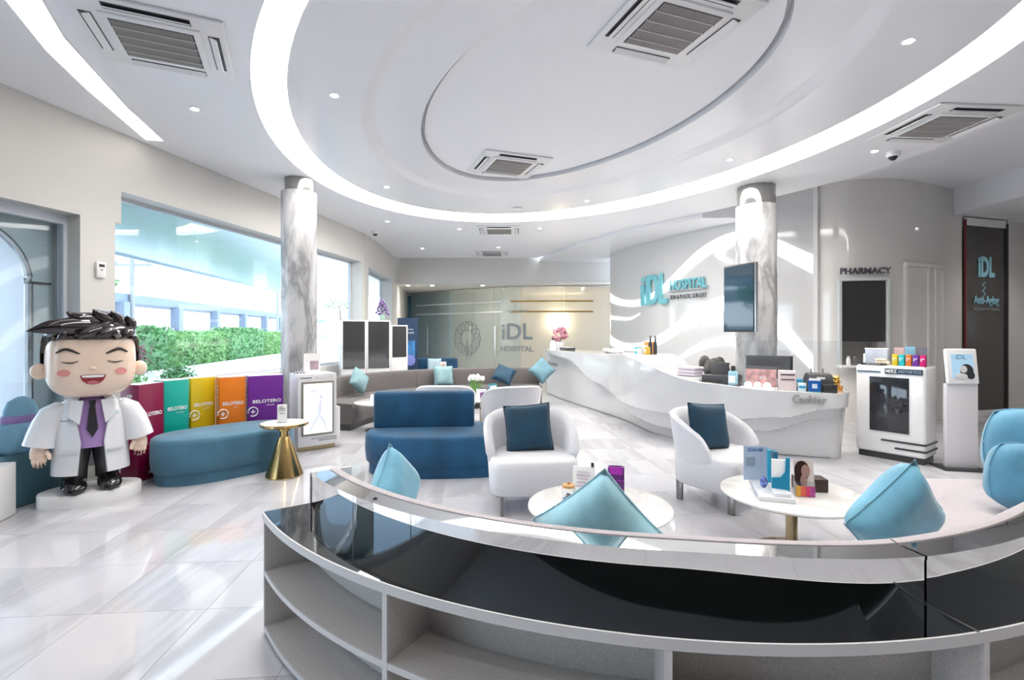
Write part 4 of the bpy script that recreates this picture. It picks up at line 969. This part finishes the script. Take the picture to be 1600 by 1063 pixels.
t = thing('photo_card_frame', 'small gold framed card standing on the white screen stand', 'frame', mw @ Vector((.24, .20, 1.002)), math.atan2(.32, .38))
rbox('backing', (.22, .015, .25), PAPER, t, (0, 0, .135), 0); m = M().tube([(-.11, 0, .01), (.11, 0, .01), (.11, 0, .26), (-.11, 0, .26)], .007, 6, True); ob('gold_frame', m, BRASS, t, 40)
rbox('picture', (.11, .004, .12), mat('mauve_print', (.45, .33, .38), .5, vary=.3), t, (.03, -.01, .10), 0); rbox('base', (.26, .10, .012), WHITE, t, (0, 0, .006), 0)
t = thing('chrome_trinket', 'row of small chrome knobs on the white screen stand', 'ornament', mw @ Vector((.06, .14, 1.002)), math.atan2(.32, .38))
for k in range(4): ob('knob', M().lathe([(.018, 0), (.012, .02), (.018, .035)], 12, (.0 + .04 * k - .06, 0, 0)), STEEL, t, 40)

# ------------------------------------------------------------------ dark glass cabinets behind the rear sofa, banner
def glass_cabinet(x, y, w, z0, z1, rz, label):
    t = thing('glass_cabinet', label, 'cabinet', (x, y, 0), rz, 'dark glass display cabinets')
    rbox('frame', (w, .32, z1), WHITES, t, (0, .16, z1 / 2), .006); rbox('dark_glass', (w - .06, .012, z1 - z0 - .05), CABG, t, (0, -.004, (z0 + z1) / 2), 0)
    return t
glass_cabinet(-3.13, 9.95, .48, .80, 1.79, R(28), 'white cabinet with dark glass front, nearest the window wall')
glass_cabinet(-2.70, 10.18, .48, .80, 1.79, R(28), 'white cabinet with dark glass front, middle of the three')
glass_cabinet(-2.39, 10.66, .36, 1.0, 1.70, R(28), 'narrow white cabinet with dark glass front, beside the banner')
t = thing('purple_plant', 'purple flower spray in a small vase on a white cabinet', 'plant', (-2.66, 10.3, 1.795)); ob('vase', M().lathe([(.03, 0), (.06, .05), (.03, .12)], 16), mat('vase_green', (.35, .55, .45), .3), t, 40); m = M()
for k in range(34): r = .13 * (1 - k / 40); a = k * 2.4; m.ball((r * math.cos(a), r * math.sin(a), .12 + .009 * k), (.028, .028, .03), 7)
ob('blossom', m, mat('purple_petal', (.20, .14, .30), .7, vary=.3), t, 60)
t = thing('rollup_banner', 'dark blue roll-up banner standing behind the rear sofa', 'banner', (-2.49, 12.0, 0), R(-6))
rbox('sheet', (.50, .012, 1.84), mat('banner_navy', (.02, .045, .10), .4), t, (0, 0, .97), 0); rbox('base', (.54, .20, .05), GREY, t, (0, 0, .025), .01)
rbox('glow_shape', (.20, .003, .40), mat('banner_blue', (.05, .22, .50), .4, vary=.4, vscale=5), t, (.08, -.008, 1.15), .0)
ob('moon_shape', M().ball((.06, -.010, .88), (.13, .004, .13), 20), mat('banner_violet', (.22, .26, .62), .5), t, 40)
text('banner_letters', 'The Joy of what', .05, PAPER, t, (-.02, -.008, 1.62), ext=.0005); text('banner_letters', 'is Revealed', .06, PAPER, t, (.02, -.008, 1.54), ext=.0005)
text('banner_letters', 'iDL HOSPITAL', .05, PAPER, t, (.02, -.008, .40), ext=.0005)
# small things on the rear tables
t = thing('tulip_vase', 'white tulips in a small glass on the rear round table', 'vase', (-.62, 8.40, .461)); ob('glass', M().lathe([(.035, 0), (.04, .12), (.034, .12)], 16), ACRYL, t, 40); m = M(); m2 = M()
for k in range(9):
    a = k * 2.4; r = .03 + .012 * k; tip = (r * 1.1 * math.cos(a), r * 1.1 * math.sin(a), .28 + .012 * (k % 4)); m.tube([(0, 0, .02), (tip[0] * .5, tip[1] * .5, .16), tip], .007, 5); m2.ball((tip[0], tip[1], tip[2] + .03), (.035, .035, .042), 10)
    m.tube([(0, 0, .1), (tip[0] * 1.1, tip[1] * 1.1, .22)], [.012, .003], 5)
ob('stems', m, mat('leaf_green', (.13, .33, .05), .6), t, 40); ob('tulip_heads', m2, PAPER, t, 60)
t = thing('picture_cup', 'white box with purple picture beside the tulips', 'box', (-.50, 8.18, .461), R(10)); rbox('box', (.15, .11, .17), PAPER, t, (0, 0, .085), .004); rbox('picture', (.09, .003, .10), mat('purple_print', (.22, .06, .25), .5, vary=.6, vscale=20), t, (.02, -.057, .06), 0); rbox('dark_lid', (.15, .11, .01), DARK, t, (0, 0, .176), 0)
t = thing('brochure_stand', 'teal edged acrylic brochure stand at the table edge near the tulips', 'stand', (-.31, 8.08, .461), R(35)); rbox('panel', (.15, .02, .26), mat('teal_card', (.02, .30, .40), .4), t, (0, 0, .13), .004); rbox('front_sheet', (.12, .004, .20), PAPER, t, (0, -.013, .13), 0); rbox('foot', (.15, .08, .012), ACRYL, t, (0, 0, .006), 0)
t = thing('white_tissue_box', 'tall white tissue box on the rear table by the grey sofa', 'tissue box', (-1.88, 7.82, .461), R(12)); rbox('box', (.11, .11, .17), PAPER, t, (0, 0, .085), .004); rbox('side_print', (.08, .003, .05), GREY, t, (0, -.057, .06), 0)
t = thing('folded_card', 'white folded card lying beside the tall tissue box', 'card', (-2.15, 7.80, .461), R(-20)); ob('card', M().prism([(-.06, -.05), (.06, -.05), (.06, .05), (-.06, .05)], 0, .006), PAPER, t, 0); ob('leaf', M().box((0, .0, .06), (.12, .006, .12), rx=R(-18)), PAPER, t, 0)

# ------------------------------------------------------------------ things on the front tables
TZ = .421
t = thing('candy_jar', 'glass candy jar with a bamboo lid on the round table', 'jar', (.375, 3.33, TZ)); ob('glass', M().lathe([(.042, 0), (.045, .008), (.045, .085), (.038, .095)], 28), ACRYL, t, 40)
ob('lid', M().lathe([(.042, .095), (.042, .112), (.03, .114), (.008, .115), (.010, .125), (.004, .13)], 28), mat('bamboo', (.58, .33, .14), .5), t, 40); 
for k in range(22):
    a = k * 2.4; r = .032 * math.sqrt((k + 1) / 22); c = [(.6, .1, .15), (.1, .25, .5), (.7, .7, .7), (.12, .1, .12)][k % 4]
    ob('candy', M().ball((r * math.cos(a), r * math.sin(a), .012 + .009 * (k % 4)), (.011, .011, .008), 8), mat('candy_%d' % (k % 4), c, .4), t, 60)
t = thing('purple_holder', 'tall purple acrylic card holder on the round table', 'holder', (.70, 3.38, TZ), R(-12))
m = M(); pr = [(.055 * math.copysign(abs(math.cos(2 * math.pi * k / 28)) ** .6, math.cos(2 * math.pi * k / 28)), .022 * math.sin(2 * math.pi * k / 28)) for k in range(28)]
m.loft([[(x, y, z) for x, y in pr] for z in (0, .215)] + [[(x * .9, y * .8, .22) for x, y in pr], [(x * .86, y * .7, .20) for x, y in pr]]); ob('shell', m, mat('purple_acrylic', (.10, .005, .16), .12, coat=.4), t, 40)
rbox('card', (.085, .006, .05), mat('magenta_card', (.40, .02, .45), .4), t, (0, -.020, .195), 0); rbox('fold_line', (.10, .004, .004), mat('magenta_card'), t, (0, -.0225, .13), 0)
t = thing('price_card', 'white printed price card behind the pale aqua cushion', 'card', (.49, 3.44, TZ), R(-16)); ob('sheet', M().box((0, 0, .10), (.15, .01, .20), rx=R(-8), r=.004), PAPER, t, 30)
for k in range(5): rbox('print_line', (.10 - .01 * (k % 3), .002, .006), mat('lilac_ink', (.55, .45, .62), .5), t, (0, -.02 + .0035 * k, .07 + .024 * k), 0)
rbox('clip', (.02, .012, .03), DARK, t, (.06, .01, .215), .003)
TR2 = (1.96, 3.52)
t = thing('brochure_display', 'white acrylic display base with blue brochures and a SCAN ME panel', 'display', (1.82, 3.53, TZ))
BA = R(72)
AW = mat('acrylic_white', (.80, .82, .86), .15)
ob('base', M().box((0, 0, .015), (.46, .22, .03), rz=BA, r=.003), AW, t, 30); ob('step', M().box((.035, -.01, .042), (.42, .10, .025), rz=BA, r=.003), AW, t, 30)
for k in (-1, 1): ob('print_line', M().box((-.107 + .035 * k, .033 + .10 * k, .015), (.13, .003, .007), rz=BA), mat('blue_ink', (.35, .45, .65), .5), t, 0)
bp_ = rbox('scan_panel', (.17, .008, .25), mat('panel_ice', (.46, .55, .68), .25), t, (-.02, .19, .155), 0)
text('panel_letters', 'SCAN ME', .034, mat('ink_blue', (.05, .16, .45), .5), bp_, (-.02, .1845, .250), ext=.0005, bold=.0006, fit=.115)
rbox('code_area', (.065, .002, .065), mat('code_grey', (.30, .35, .45), .5), bp_, (-.055, .185, .165), 0)
ob('sticker', M().ball((-.06, -.02, .075), (.028, .006, .042), 14), mat('sticker_blue', (.16, .22, .55), .4, vary=.8, vscale=60), t, 50)
s1 = rbox('leaflet_pocket', (.03, .085, .22), mat('brochure_teal', (.0, .14, .27), .3), t, (.055, .06, .165), 0, R(-18)); rbox('leaflet', (.02, .075, .23), mat('brochure_cyan', (.02, .35, .55), .3), s1, (.02, .07, .165), 0, R(-18))
m = M(); P0 = [(-.055, 0), (.055, 0), (.055, .225), (.030, .225), (.026, .13), (.0, .09), (-.055, .08)]
m.loft([[(x, -.018, z) for x, z in P0], [(x, .018, z) for x, z in P0]]); s2 = ob('brochure_holder', m, mat('brochure_blue', (.0, .24, .42), .3), t, 30); s2.location = (.015, -.10, .045); s2.rotation_euler = (0, 0, R(-30))
rbox('white_leaflets', (.09, .02, .20), PAPER, s2, (-.012, .004, .105), .002)
t = thing('portrait_leaflet_box', 'clear leaflet box showing a brown haired woman over coloured stripes', 'leaflet box', (2.005, 3.45, TZ), R(-12))
rbox('holder', (.12, .06, .10), ACRYL, t, (0, 0, .05), 0); sh = ob('leaflet', M().box((0, 0, .125), (.125, .006, .24), rx=R(-8)), mat('leaflet_white', (.66, .60, .57), .4), t, 0)
def flat(m, y):
    for v in m.bm.verts: v.co.y = y + (v.co.z - .125) * .14
    return m
ob('hair_print', flat(M().ball((-.012, 0, .17), (.048, .002, .066), 18).ball((-.03, 0, .12), (.032, .002, .05), 18), -.0045), mat('hair_brown', (.08, .025, .02), .5), sh, 0)
ob('face_print', flat(M().ball((.010, 0, .168), (.028, .002, .042), 18), -.0062), mat('face_skin', (.72, .46, .38), .5), sh, 0)
ob('neck_print', flat(M().ball((-.004, 0, .105), (.022, .002, .042), 14), -.0062), mat('face_skin'), sh, 0)
for k, c in enumerate(((.75, .40, .05), (.70, .12, .06), (.62, .04, .15), (.35, .05, .25))): rbox('colour_stripe', (.029, .002, .07), mat('stripe_%d' % k, c, .4), sh, (-.045 + .03 * k, -.034, .038), 0)
t = thing('tissue_box', 'dark brown leather tissue box with a white tissue pulled up', 'tissue box', (2.12, 3.58, TZ), R(-8))
rbox('box', (.20, .12, .09), mat('brown_leather', (.045, .022, .02), .45, bump=.1, bscale=200), t, (0, 0, .045), .005); m = M()
m.loft([[(.04 * k * math.cos(a) * (1 + .3 * math.sin(5 * a + z * 40)) - .05 + .015 * math.sin(z * 60), .012 * k * math.sin(a), z) for a in [2 * math.pi * i / 16 for i in range(16)]] for k, z in ((.8, .088), (.9, .11), (1.0, .13), (.6, .15), (.2, .165))]); ob('tissue', m, PAPER, t, 60)

# ------------------------------------------------------------------ doctor statue
ds = thing('doctor_statue', 'glossy big headed cartoon doctor statue in a white coat on an oval base', 'statue', (-3.90, 4.66, 0), R(42))
SKIN = mat('statue_skin', (.90, .70, .56), .18, coat=.5); COAT = mat('statue_coat', (.78, .80, .84), .2, coat=.4); HAIR = mat('statue_hair', (.018, .012, .016), .12, coat=.6); TROU = mat('statue_trousers', (.05, .05, .055), .25, coat=.3)
ob('base', M().lathe([(.375, 0), (.375, .10), (.37, .11)], 64, sy=.66), WHITES, ds, 40)
Z0 = .11
for sx in (-1, 1):
    m = M(); rings = []
    for k, (y, w, h) in enumerate(((.10, .07, .08), (.04, .085, .13), (-.05, .09, .13), (-.14, .092, .105), (-.21, .08, .085), (-.245, .035, .055))):
        rings.append([(sx * .125 + w * math.cos(a), y, Z0 + max(0, h / 2 + h / 2 * math.sin(a))) for a in [2 * math.pi * i / 16 for i in range(16)]])
    m.loft(rings); ob('shoe', m, BLACK, ds, 60)
    m = M(); m.lathe([(.088, Z0 + .09), (.092, .30), (.115, .46), (.12, .60)], 24, (sx * .115, .03, 0), sy=.92); ob('trouser_leg', m, TROU, ds, 60)
ob('shirt', M().loft([[(.18 * k * math.cos(a), .14 * k * math.sin(a), z) for a in [2 * math.pi * i / 28 for i in range(28)]] for k, z in ((1.10, .50), (1.12, .60), (1.08, .75), (.95, .88), (.55, .96))]), mat('statue_shirt', (.40, .25, .55), .3, coat=.3), ds, 60)
m = M(); m.loft([[(x, -.165 + yy, z) for x, yy in ((-w, .01), (w, .01), (w * .8, -.014), (-w * .8, -.014))] for w, z in ((.028, .93), (.022, .88), (.045, .67), (.003, .60))]); ob('tie', m, BLACK, ds, 40)
# coat: open front tube
m = M(); rings = []
for k, (w, d, z, op) in enumerate(((.285, .205, .27, 22), (.28, .20, .40, 20), (.27, .19, .55, 18), (.262, .18, .70, 24), (.255, .17, .82, 30), (.21, .15, .91, 34), (.13, .11, .965, 40))):
    out, inn = [], []
    for i in range(33):
        a = R(-90 + op + (360 - 2 * op) * i / 32); out.append((w * math.cos(a), d * math.sin(a), z)); inn.append(((w - .02) * math.cos(a), (d - .02) * math.sin(a), z))
    rings.append(out + inn[::-1])
m.loft(rings); ob('coat', m, COAT, ds, 60)
for sx in (-1, 1):
    m = M(); m.loft([[(sx * x + r * math.cos(a), y + r * .9 * math.sin(a), z + sx * 0 + r * .25 * math.cos(a) * (-sx) * -1) for a in [2 * math.pi * i / 20 for i in range(20)]] for x, y, z, r in ((.17, 0, .90, .08), (.245, -.01, .84, .105), (.30, -.02, .74, .105), (.335, -.035, .64, .105), (.355, -.045, .545, .112), (.355, -.045, .547, .09))]); ob('sleeve', m, COAT, ds, 60)
    m = M(); m.loft([[(sx * (.355 + dx) + r * math.cos(a), -.05 + r * .75 * math.sin(a), z) for a in [2 * math.pi * i / 16 for i in range(16)]] for dx, z, r in ((0, .56, .05), (0, .50, .062), (.005, .45, .058), (0, .415, .03))])
    for j in range(4): m.tube([(sx * (.32 + .024 * j), -.065, .46), (sx * (.318 + .024 * j), -.078, .415), (sx * (.318 + .023 * j), -.072, .375 - .012 * (j in (1, 2)))], [.017, .0165, .012], 8)
    m.tube([(sx * .31, -.075, .50), (sx * .29, -.10, .465), (sx * .285, -.105, .43)], [.02, .018, .013], 8)
    ob('hand', m, SKIN, ds, 60)
    ob('lapel', M().poly([(sx * .06, -.168, .93), (sx * .145, -.155, .94), (sx * .17, -.172, .80), (sx * .09, -.198, .72)]), COAT, ds, 0)
    rbox('pocket', (.13, .012, .022), mat('pocket_grey', (.62, .64, .68), .3), ds, (sx * .165, -.172, .475), .003, sx * R(22))
text('coat_letters', 'Doctor iDL', .026, SIGND, ds, (-.165, -.157, .76), (R(90), 0, R(-30)), .001); text('coat_letters', 'iDL', .045, SIGNB, ds, (.165, -.16, .80), (R(90), 0, R(30)), .001)
# head
HC = (0, -.01, 1.295)
ob('head', M().ball(HC, (.325, .285, .345), 44, .62), SKIN, ds, 70)
for sx in (-1, 1): m = M(); m.ball((sx * .355, -.05, 1.20), (.06, .035, .072), 18); ob('ear', m, SKIN, ds, 70)
# hair cap: back and top shell, fringe and spikes
m = M(); rings = []
for i in range(14):
    th = i / 13 * R(104); zz = math.cos(th); rr = max(math.sin(th), 1e-3); rg = []
    for k in range(44):
        a = 2 * math.pi * k / 44; e = .66; sg = lambda v: math.copysign(abs(v) ** e, v)
        x = .352 * sg(math.cos(a)) * rr ** e; y = .305 * sg(math.sin(a)) * rr ** e; z = .385 * math.copysign(abs(zz) ** e, zz)
        front = max(0, -math.sin(a)); lim = .175 - .13 * 0
        if front > .30: z = max(z, .205 + .018 * math.sin(k * 2.1)); 
        elif front > 0: z = max(z, -.02 + .2 * front / .3)
        rg.append((HC[0] + x, HC[1] + y + .012, HC[2] + z))
    rings.append(rg)
m.loft(rings); ob('hair', m, HAIR, ds, 70)
def spike(p0, p1, p2, w):
    m = M(); P = cr([p0, p1, p2], 6); n = len(P); m.tube(P, [w * (1 - (i / (n - 1)) ** 1.6) + .003 for i in range(n)], 10); ob('hair_spike', m, HAIR, ds, 70)
spike((-.05, -.18, 1.585), (-.27, -.27, 1.585), (-.43, -.28, 1.55), .095); spike((.02, -.10, 1.62), (-.09, -.19, 1.66), (-.18, -.23, 1.72), .10); spike((.10, -.08, 1.64), (.06, -.15, 1.68), (.0, -.21, 1.75), .10)
spike((.16, -.08, 1.62), (.17, -.12, 1.67), (.13, -.18, 1.74), .10); spike((.22, 0, 1.60), (.27, -.06, 1.63), (.25, -.13, 1.70), .10); spike((.05, -.27, 1.56), (-.06, -.315, 1.53), (-.10, -.325, 1.48), .05); spike((.14, -.27, 1.55), (.07, -.32, 1.53), (.02, -.325, 1.49), .045); spike((.26, -.2, 1.55), (.24, -.27, 1.53), (.2, -.3, 1.49), .05); spike((-.2, -.24, 1.56), (-.2, -.29, 1.52), (-.24, -.28, 1.48), .05)
INK = mat('statue_ink', (.02, .012, .012), .4)
def face(x, z):   # a point on the front of the head
    u = abs(x / .325) ** (1 / .62); w = abs((z - HC[2]) / .345) ** (1 / .62); q = max(0, 1 - w * w); q = max(0, q - u * u)
    return (x, HC[1] - .285 * q ** (.5 * .62) - .002, z)
def stroke(name, pts, w, material):
    P = cr([Vector(p) for p in pts], 6); n = len(P); ww = [w * (.35 + .65 * math.sin(math.pi * (i + .5) / n)) for i in range(n)]
    ob(name, M().tube([face(p.x, p.y) for p in P], ww, 6), material, ds, 60)
for sx in (-1, 1):
    stroke('eyebrow', [(sx * .245, 1.365), (sx * .18, 1.395), (sx * .09, 1.355)], .013, INK); stroke('closed_eye', [(sx * .21, 1.285), (sx * .15, 1.275), (sx * .10, 1.29)], .006, INK)
    m = M(); cx, cz = sx * .195, 1.19; pts = [face(cx + .045 * math.cos(a), cz + .030 * math.sin(a)) for a in [2 * math.pi * k / 20 for k in range(20)]]; m.poly([(p[0], p[1] - .002, p[2]) for p in pts]); ob('cheek', m, mat('cheek_pink', (.80, .33, .30), .3), ds, 0)
ob('nose', M().ball((0, face(0, 1.22)[1] + .005, 1.225), (.026, .02, .02), 14), SKIN, ds, 70)
MP = [(-.09, 1.165), (-.045, 1.17), (0, 1.172), (.045, 1.17), (.09, 1.165), (.075, 1.12), (.04, 1.088), (0, 1.08), (-.04, 1.088), (-.075, 1.12)]
m = M(); m.poly([(face(x, z)[0], face(x, z)[1] - .003, z) for x, z in MP]); ob('mouth', m, mat('mouth_red', (.30, .02, .035), .3), ds, 0)
m = M(); m.poly([(face(x, z)[0], face(x, z)[1] - .006, z) for x, z in [(-.08, 1.163), (0, 1.168), (.08, 1.163), (.07, 1.145), (0, 1.143), (-.07, 1.145)]]); ob('teeth', m, PAPER, ds, 0)
m = M(); m.poly([(face(x, z)[0], face(x, z)[1] - .005, z) for x, z in [(-.045, 1.105), (0, 1.118), (.045, 1.105), (.03, 1.09), (0, 1.085), (-.03, 1.09)]]); ob('tongue', m, mat('tongue_pink', (.62, .16, .18), .3), ds, 0)

# ------------------------------------------------------------------ left edge: plinth, cupcake decoration, white cube
t = thing('teal_plinth', 'dark teal boxed plinth by the arched glass entrance', 'plinth', LM @ Vector((.16, 4.80, 0)), LA)
rbox('box', (.30, .70, .46), mat('plinth_teal', (.06, .15, .19), .55), t, (0, 0, .23), .006); rbox('kick', (.26, .66, .01), DARK, t, (0, 0, .005), 0)
t = thing('cupcake_ornament', 'fluffy blue cupcake shaped ornament with a purple band on the teal plinth', 'ornament', LM @ Vector((.17, 4.67, .460)), LA)
ob('frill', M().lathe([(.175, 0), (.205, .05), (.21, .14), (.195, .22), (.15, .27)], 60, fr=lambda a, z: 1 + .06 * math.sin(11 * a + z * 18), sx=.62), mat('fluffy_blue', (.20, .40, .55), .85, bump=.5, bscale=30), t, 60)
ob('band', M().lathe([(.145, .27), (.155, .30), (.145, .335)], 40, sx=.62), mat('band_purple', (.30, .20, .45), .6), t, 50)
ob('crown', M().lathe([(.135, .33), (.13, .38), (.10, .46), (.03, .50)], 40, sx=.62), mat('fluffy_blue'), t, 60)
t = thing('white_cube', 'plain white cube seat at the foot of the arched entrance', 'cube', (-4.36, 3.98, 0), R(18))
rbox('cube', (.46, .46, .44), WHITES, t, (0, 0, .225), .008); rbox('glide', (.40, .40, .006), GREY, t, (0, 0, .003), 0)

# ------------------------------------------------------------------ outdoors
struct('ground', M().b2(-140, -4.2, -60, 160, -.30, -.14), mat('pavement', (.62, .63, .64), .8), 0)
t = thing('entrance_canopy', 'wide pale blue metal canopy outside above the windows', 'canopy', (0, 0, 0))
ob('soffit', M().prism([(-12, -8), (-9.2, 11.2), (-11.0, 26), (-3.95, 26), (-3.95, 12.5), (-6.0, 4), (-8.2, -8)], 3.40, 3.5), mat('canopy_blue', (.42, .56, .70), .18, metal=.3), t, 0)
ob('fascia', M().prism([(-11.95, -8), (-9.15, 11.2), (-10.95, 26), (-11.05, 26), (-9.25, 11.2), (-12.05, -8)], 3.36, 3.62), mat('canopy_edge', (.55, .64, .72), .3), t, 0)
def leafmesh(pts, size, n, rnd):
    m = M()
    for k in range(n):
        p = pts(rnd); a = Vector((rnd.gauss(0, 1), rnd.gauss(0, 1), rnd.gauss(0, 1))).normalized(); b = a.cross(Vector((rnd.gauss(0, 1), rnd.gauss(0, 1), rnd.gauss(0, 1)))).normalized(); s = size * rnd.uniform(.6, 1.3)
        m.poly([p - a * s, p + b * s * .5, p + a * s, p - b * s * .5])
    return m
LEAF = [mat('leaf_a', (.10, .26, .09), .6, vary=.3, vscale=2), mat('leaf_b', (.15, .32, .10), .6, vary=.3, vscale=2)]
rnd = random.Random(7)
h0, h1 = Vector((-13.6, 15.0)), Vector((-17.2, 38.0)); dirh = (h1 - h0).normalized(); per = Vector((-dirh.y, dirh.x)); HL = (h1 - h0).length; rzh = math.atan2(dirh.y, dirh.x)
hl = ['tall leafy garden hedge section outside, nearest the entrance', 'tall leafy garden hedge section outside the middle of the window', 'tall leafy hedge section outside, beyond the marble column', 'farthest leafy hedge section along the outdoor kerb']
for k in range(4):
    L = HL / 4; c = h0 + dirh * (L * (k + .5)); t = thing('hedge', hl[k], 'hedge', (c.x, c.y, -.14), rzh, 'hedge along the drive')
    ob('core', M().box((0, 0, .85), (L * .93, .9, 1.6), r=.25, seg=3), LEAF[k % 2], t, 50)
    def hp(r, L=L): 
        while 1:
            x, y, z = r.uniform(-L / 2 + .1, L / 2 - .1), r.uniform(-.6, .6), r.uniform(.05, 1.85 + .12 * math.sin(k * 3 + 2))
            if abs(y) > .40 or z > 1.5: return Vector((x, y, z))
    ob('foliage', leafmesh(hp, .09, 2600, rnd), LEAF[k % 2], t, 0, 'stuff')
for k, (x, y, s) in enumerate(((-12.0, 15.6, .7), (-12.4, 18.6, .6), (-11.0, 12.9, .7))):
    t = thing('low_shrub', ['round low shrub in front of the hedge by the kerb', 'small low shrub in front of the hedge, further along', 'low shrub close to the entrance drive'][k], 'shrub', (x, y, -.14), 0, 'low shrubs by the hedge')
    ob('foliage', leafmesh(lambda r: Vector((r.gauss(0, .35), r.gauss(0, .35), abs(r.gauss(.25, .25)))) * s, .07, 700, rnd), LEAF[1 - k % 2], t, 0, 'stuff'); ob('stem', M().tube([(0, 0, 0), (0, 0, .4 * s)], .02, 6), mat('bark', (.12, .09, .06), .8), t, 40)
t = thing('maroon_shrub', 'slim maroon leaved shrub standing against the hedge', 'shrub', (-12.75, 17.2, -.14)); ob('foliage', leafmesh(lambda r: Vector((r.gauss(0, .14), r.gauss(0, .14), r.uniform(.3, 1.25))), .06, 260, rnd), mat('leaf_maroon', (.22, .07, .10), .6), t, 0, 'stuff'); ob('stem', M().tube([(0, 0, 0), (0, 0, 1.0)], .02, 6), mat('bark'), t, 40)
def tree(x, y, hgt, cr_, label, n=1500):
    t = thing('tree', label, 'tree', (x, y, -.14)); ob('trunk', M().tube([(0, 0, 0), (.1, .05, hgt * .5), (-.05, 0, hgt * .8)], [.14, .11, .05], 8), mat('bark'), t, 40)
    m = M()
    for k in range(7): a = k * .9; m.tube([(0, 0, hgt * (.45 + .05 * k)), (cr_ * .7 * math.cos(a), cr_ * .7 * math.sin(a), hgt * (.62 + .05 * k))], [.05, .015], 6)
    ob('branches', m, mat('bark'), t, 40)
    def cp(r): v = Vector((r.gauss(0, 1), r.gauss(0, 1), r.gauss(0, .6))).normalized() * cr_ * r.uniform(.35, 1); return Vector((v.x, v.y, v.z * .7 + hgt * .8))
    ob('crown', leafmesh(cp, .13, n, rnd), LEAF[0], t, 0, 'stuff')
tree(-15.6, 17.2, 4.2, 1.7, 'airy green tree over the hedge near the entrance pillar')
tree(-13.2, 11.5, 4.4, 1.3, 'small tree seen through the arched entrance', 900)
tree(-24, 70, 7, 3.0, 'distant street tree between hedge and viaduct', 900)
struct('kerb', M().prism([tuple(h0 + per * -1.0 - dirh * 5), tuple(h1 + per * -1.0), tuple(h1 + per * -.8), tuple(h0 + per * -.8 - dirh * 5)], -.14, .12), mat('kerb_white', (.78, .78, .78), .6), 0)
t = thing('viaduct', 'pale grey elevated rail viaduct on posts beyond the hedge', 'viaduct', (0, 0, 0)); v0, v1 = Vector((-30, 34)), Vector((-40, 92)); vd = (v1 - v0).normalized(); vp = Vector((-vd.y, vd.x))
ob('deck', M().prism([tuple(v0 - vd * 30), tuple(v1 + vd * 30), tuple(v1 + vp * 3 + vd * 30), tuple(v0 + vp * 3 - vd * 30)], 3.95, 4.7), mat('viaduct_grey', (.16, .20, .27), .6), t, 0)
for k in range(9): c = v0 + vd * (k * 9 - 12); ob('post', M().box((c.x, c.y, 1.9), (.8, .8, 4.2), rz=math.atan2(vd.y, vd.x)), mat('viaduct_grey'), t, 0)
ob('wall_below', M().prism([tuple(v0 - vd * 30), tuple(v1 + vd * 30), tuple(v1 + vp * .3 + vd * 30), tuple(v0 + vp * .3 - vd * 30)], -.14, 2.0), mat('viaduct_wall', (.30, .27, .27), .7), t, 0)
for k, (x, y, lab) in enumerate(((-31, 41, 'pale utility pole beyond the hedge, first along the viaduct'), (-28, 60, 'utility pole with crossarm standing beyond the viaduct'))):
    t = thing('utility_pole', lab, 'pole', (x, y, -.14), 0, 'utility poles'); ob('pole', M().cyl(.17, 0, 9.2 + k), mat('pole_grey', (.22, .24, .26), .7), t, 40)
    ob('crossarm', M().box((0, 0, 7.2), (3.2, .16, .18)), mat('pole_grey'), t, 0); ob('insulators', M().box((-1.3, 0, 7.4), (.12, .12, .3)).box((1.3, 0, 7.4), (.12, .12, .3)), mat('pole_grey'), t, 0)
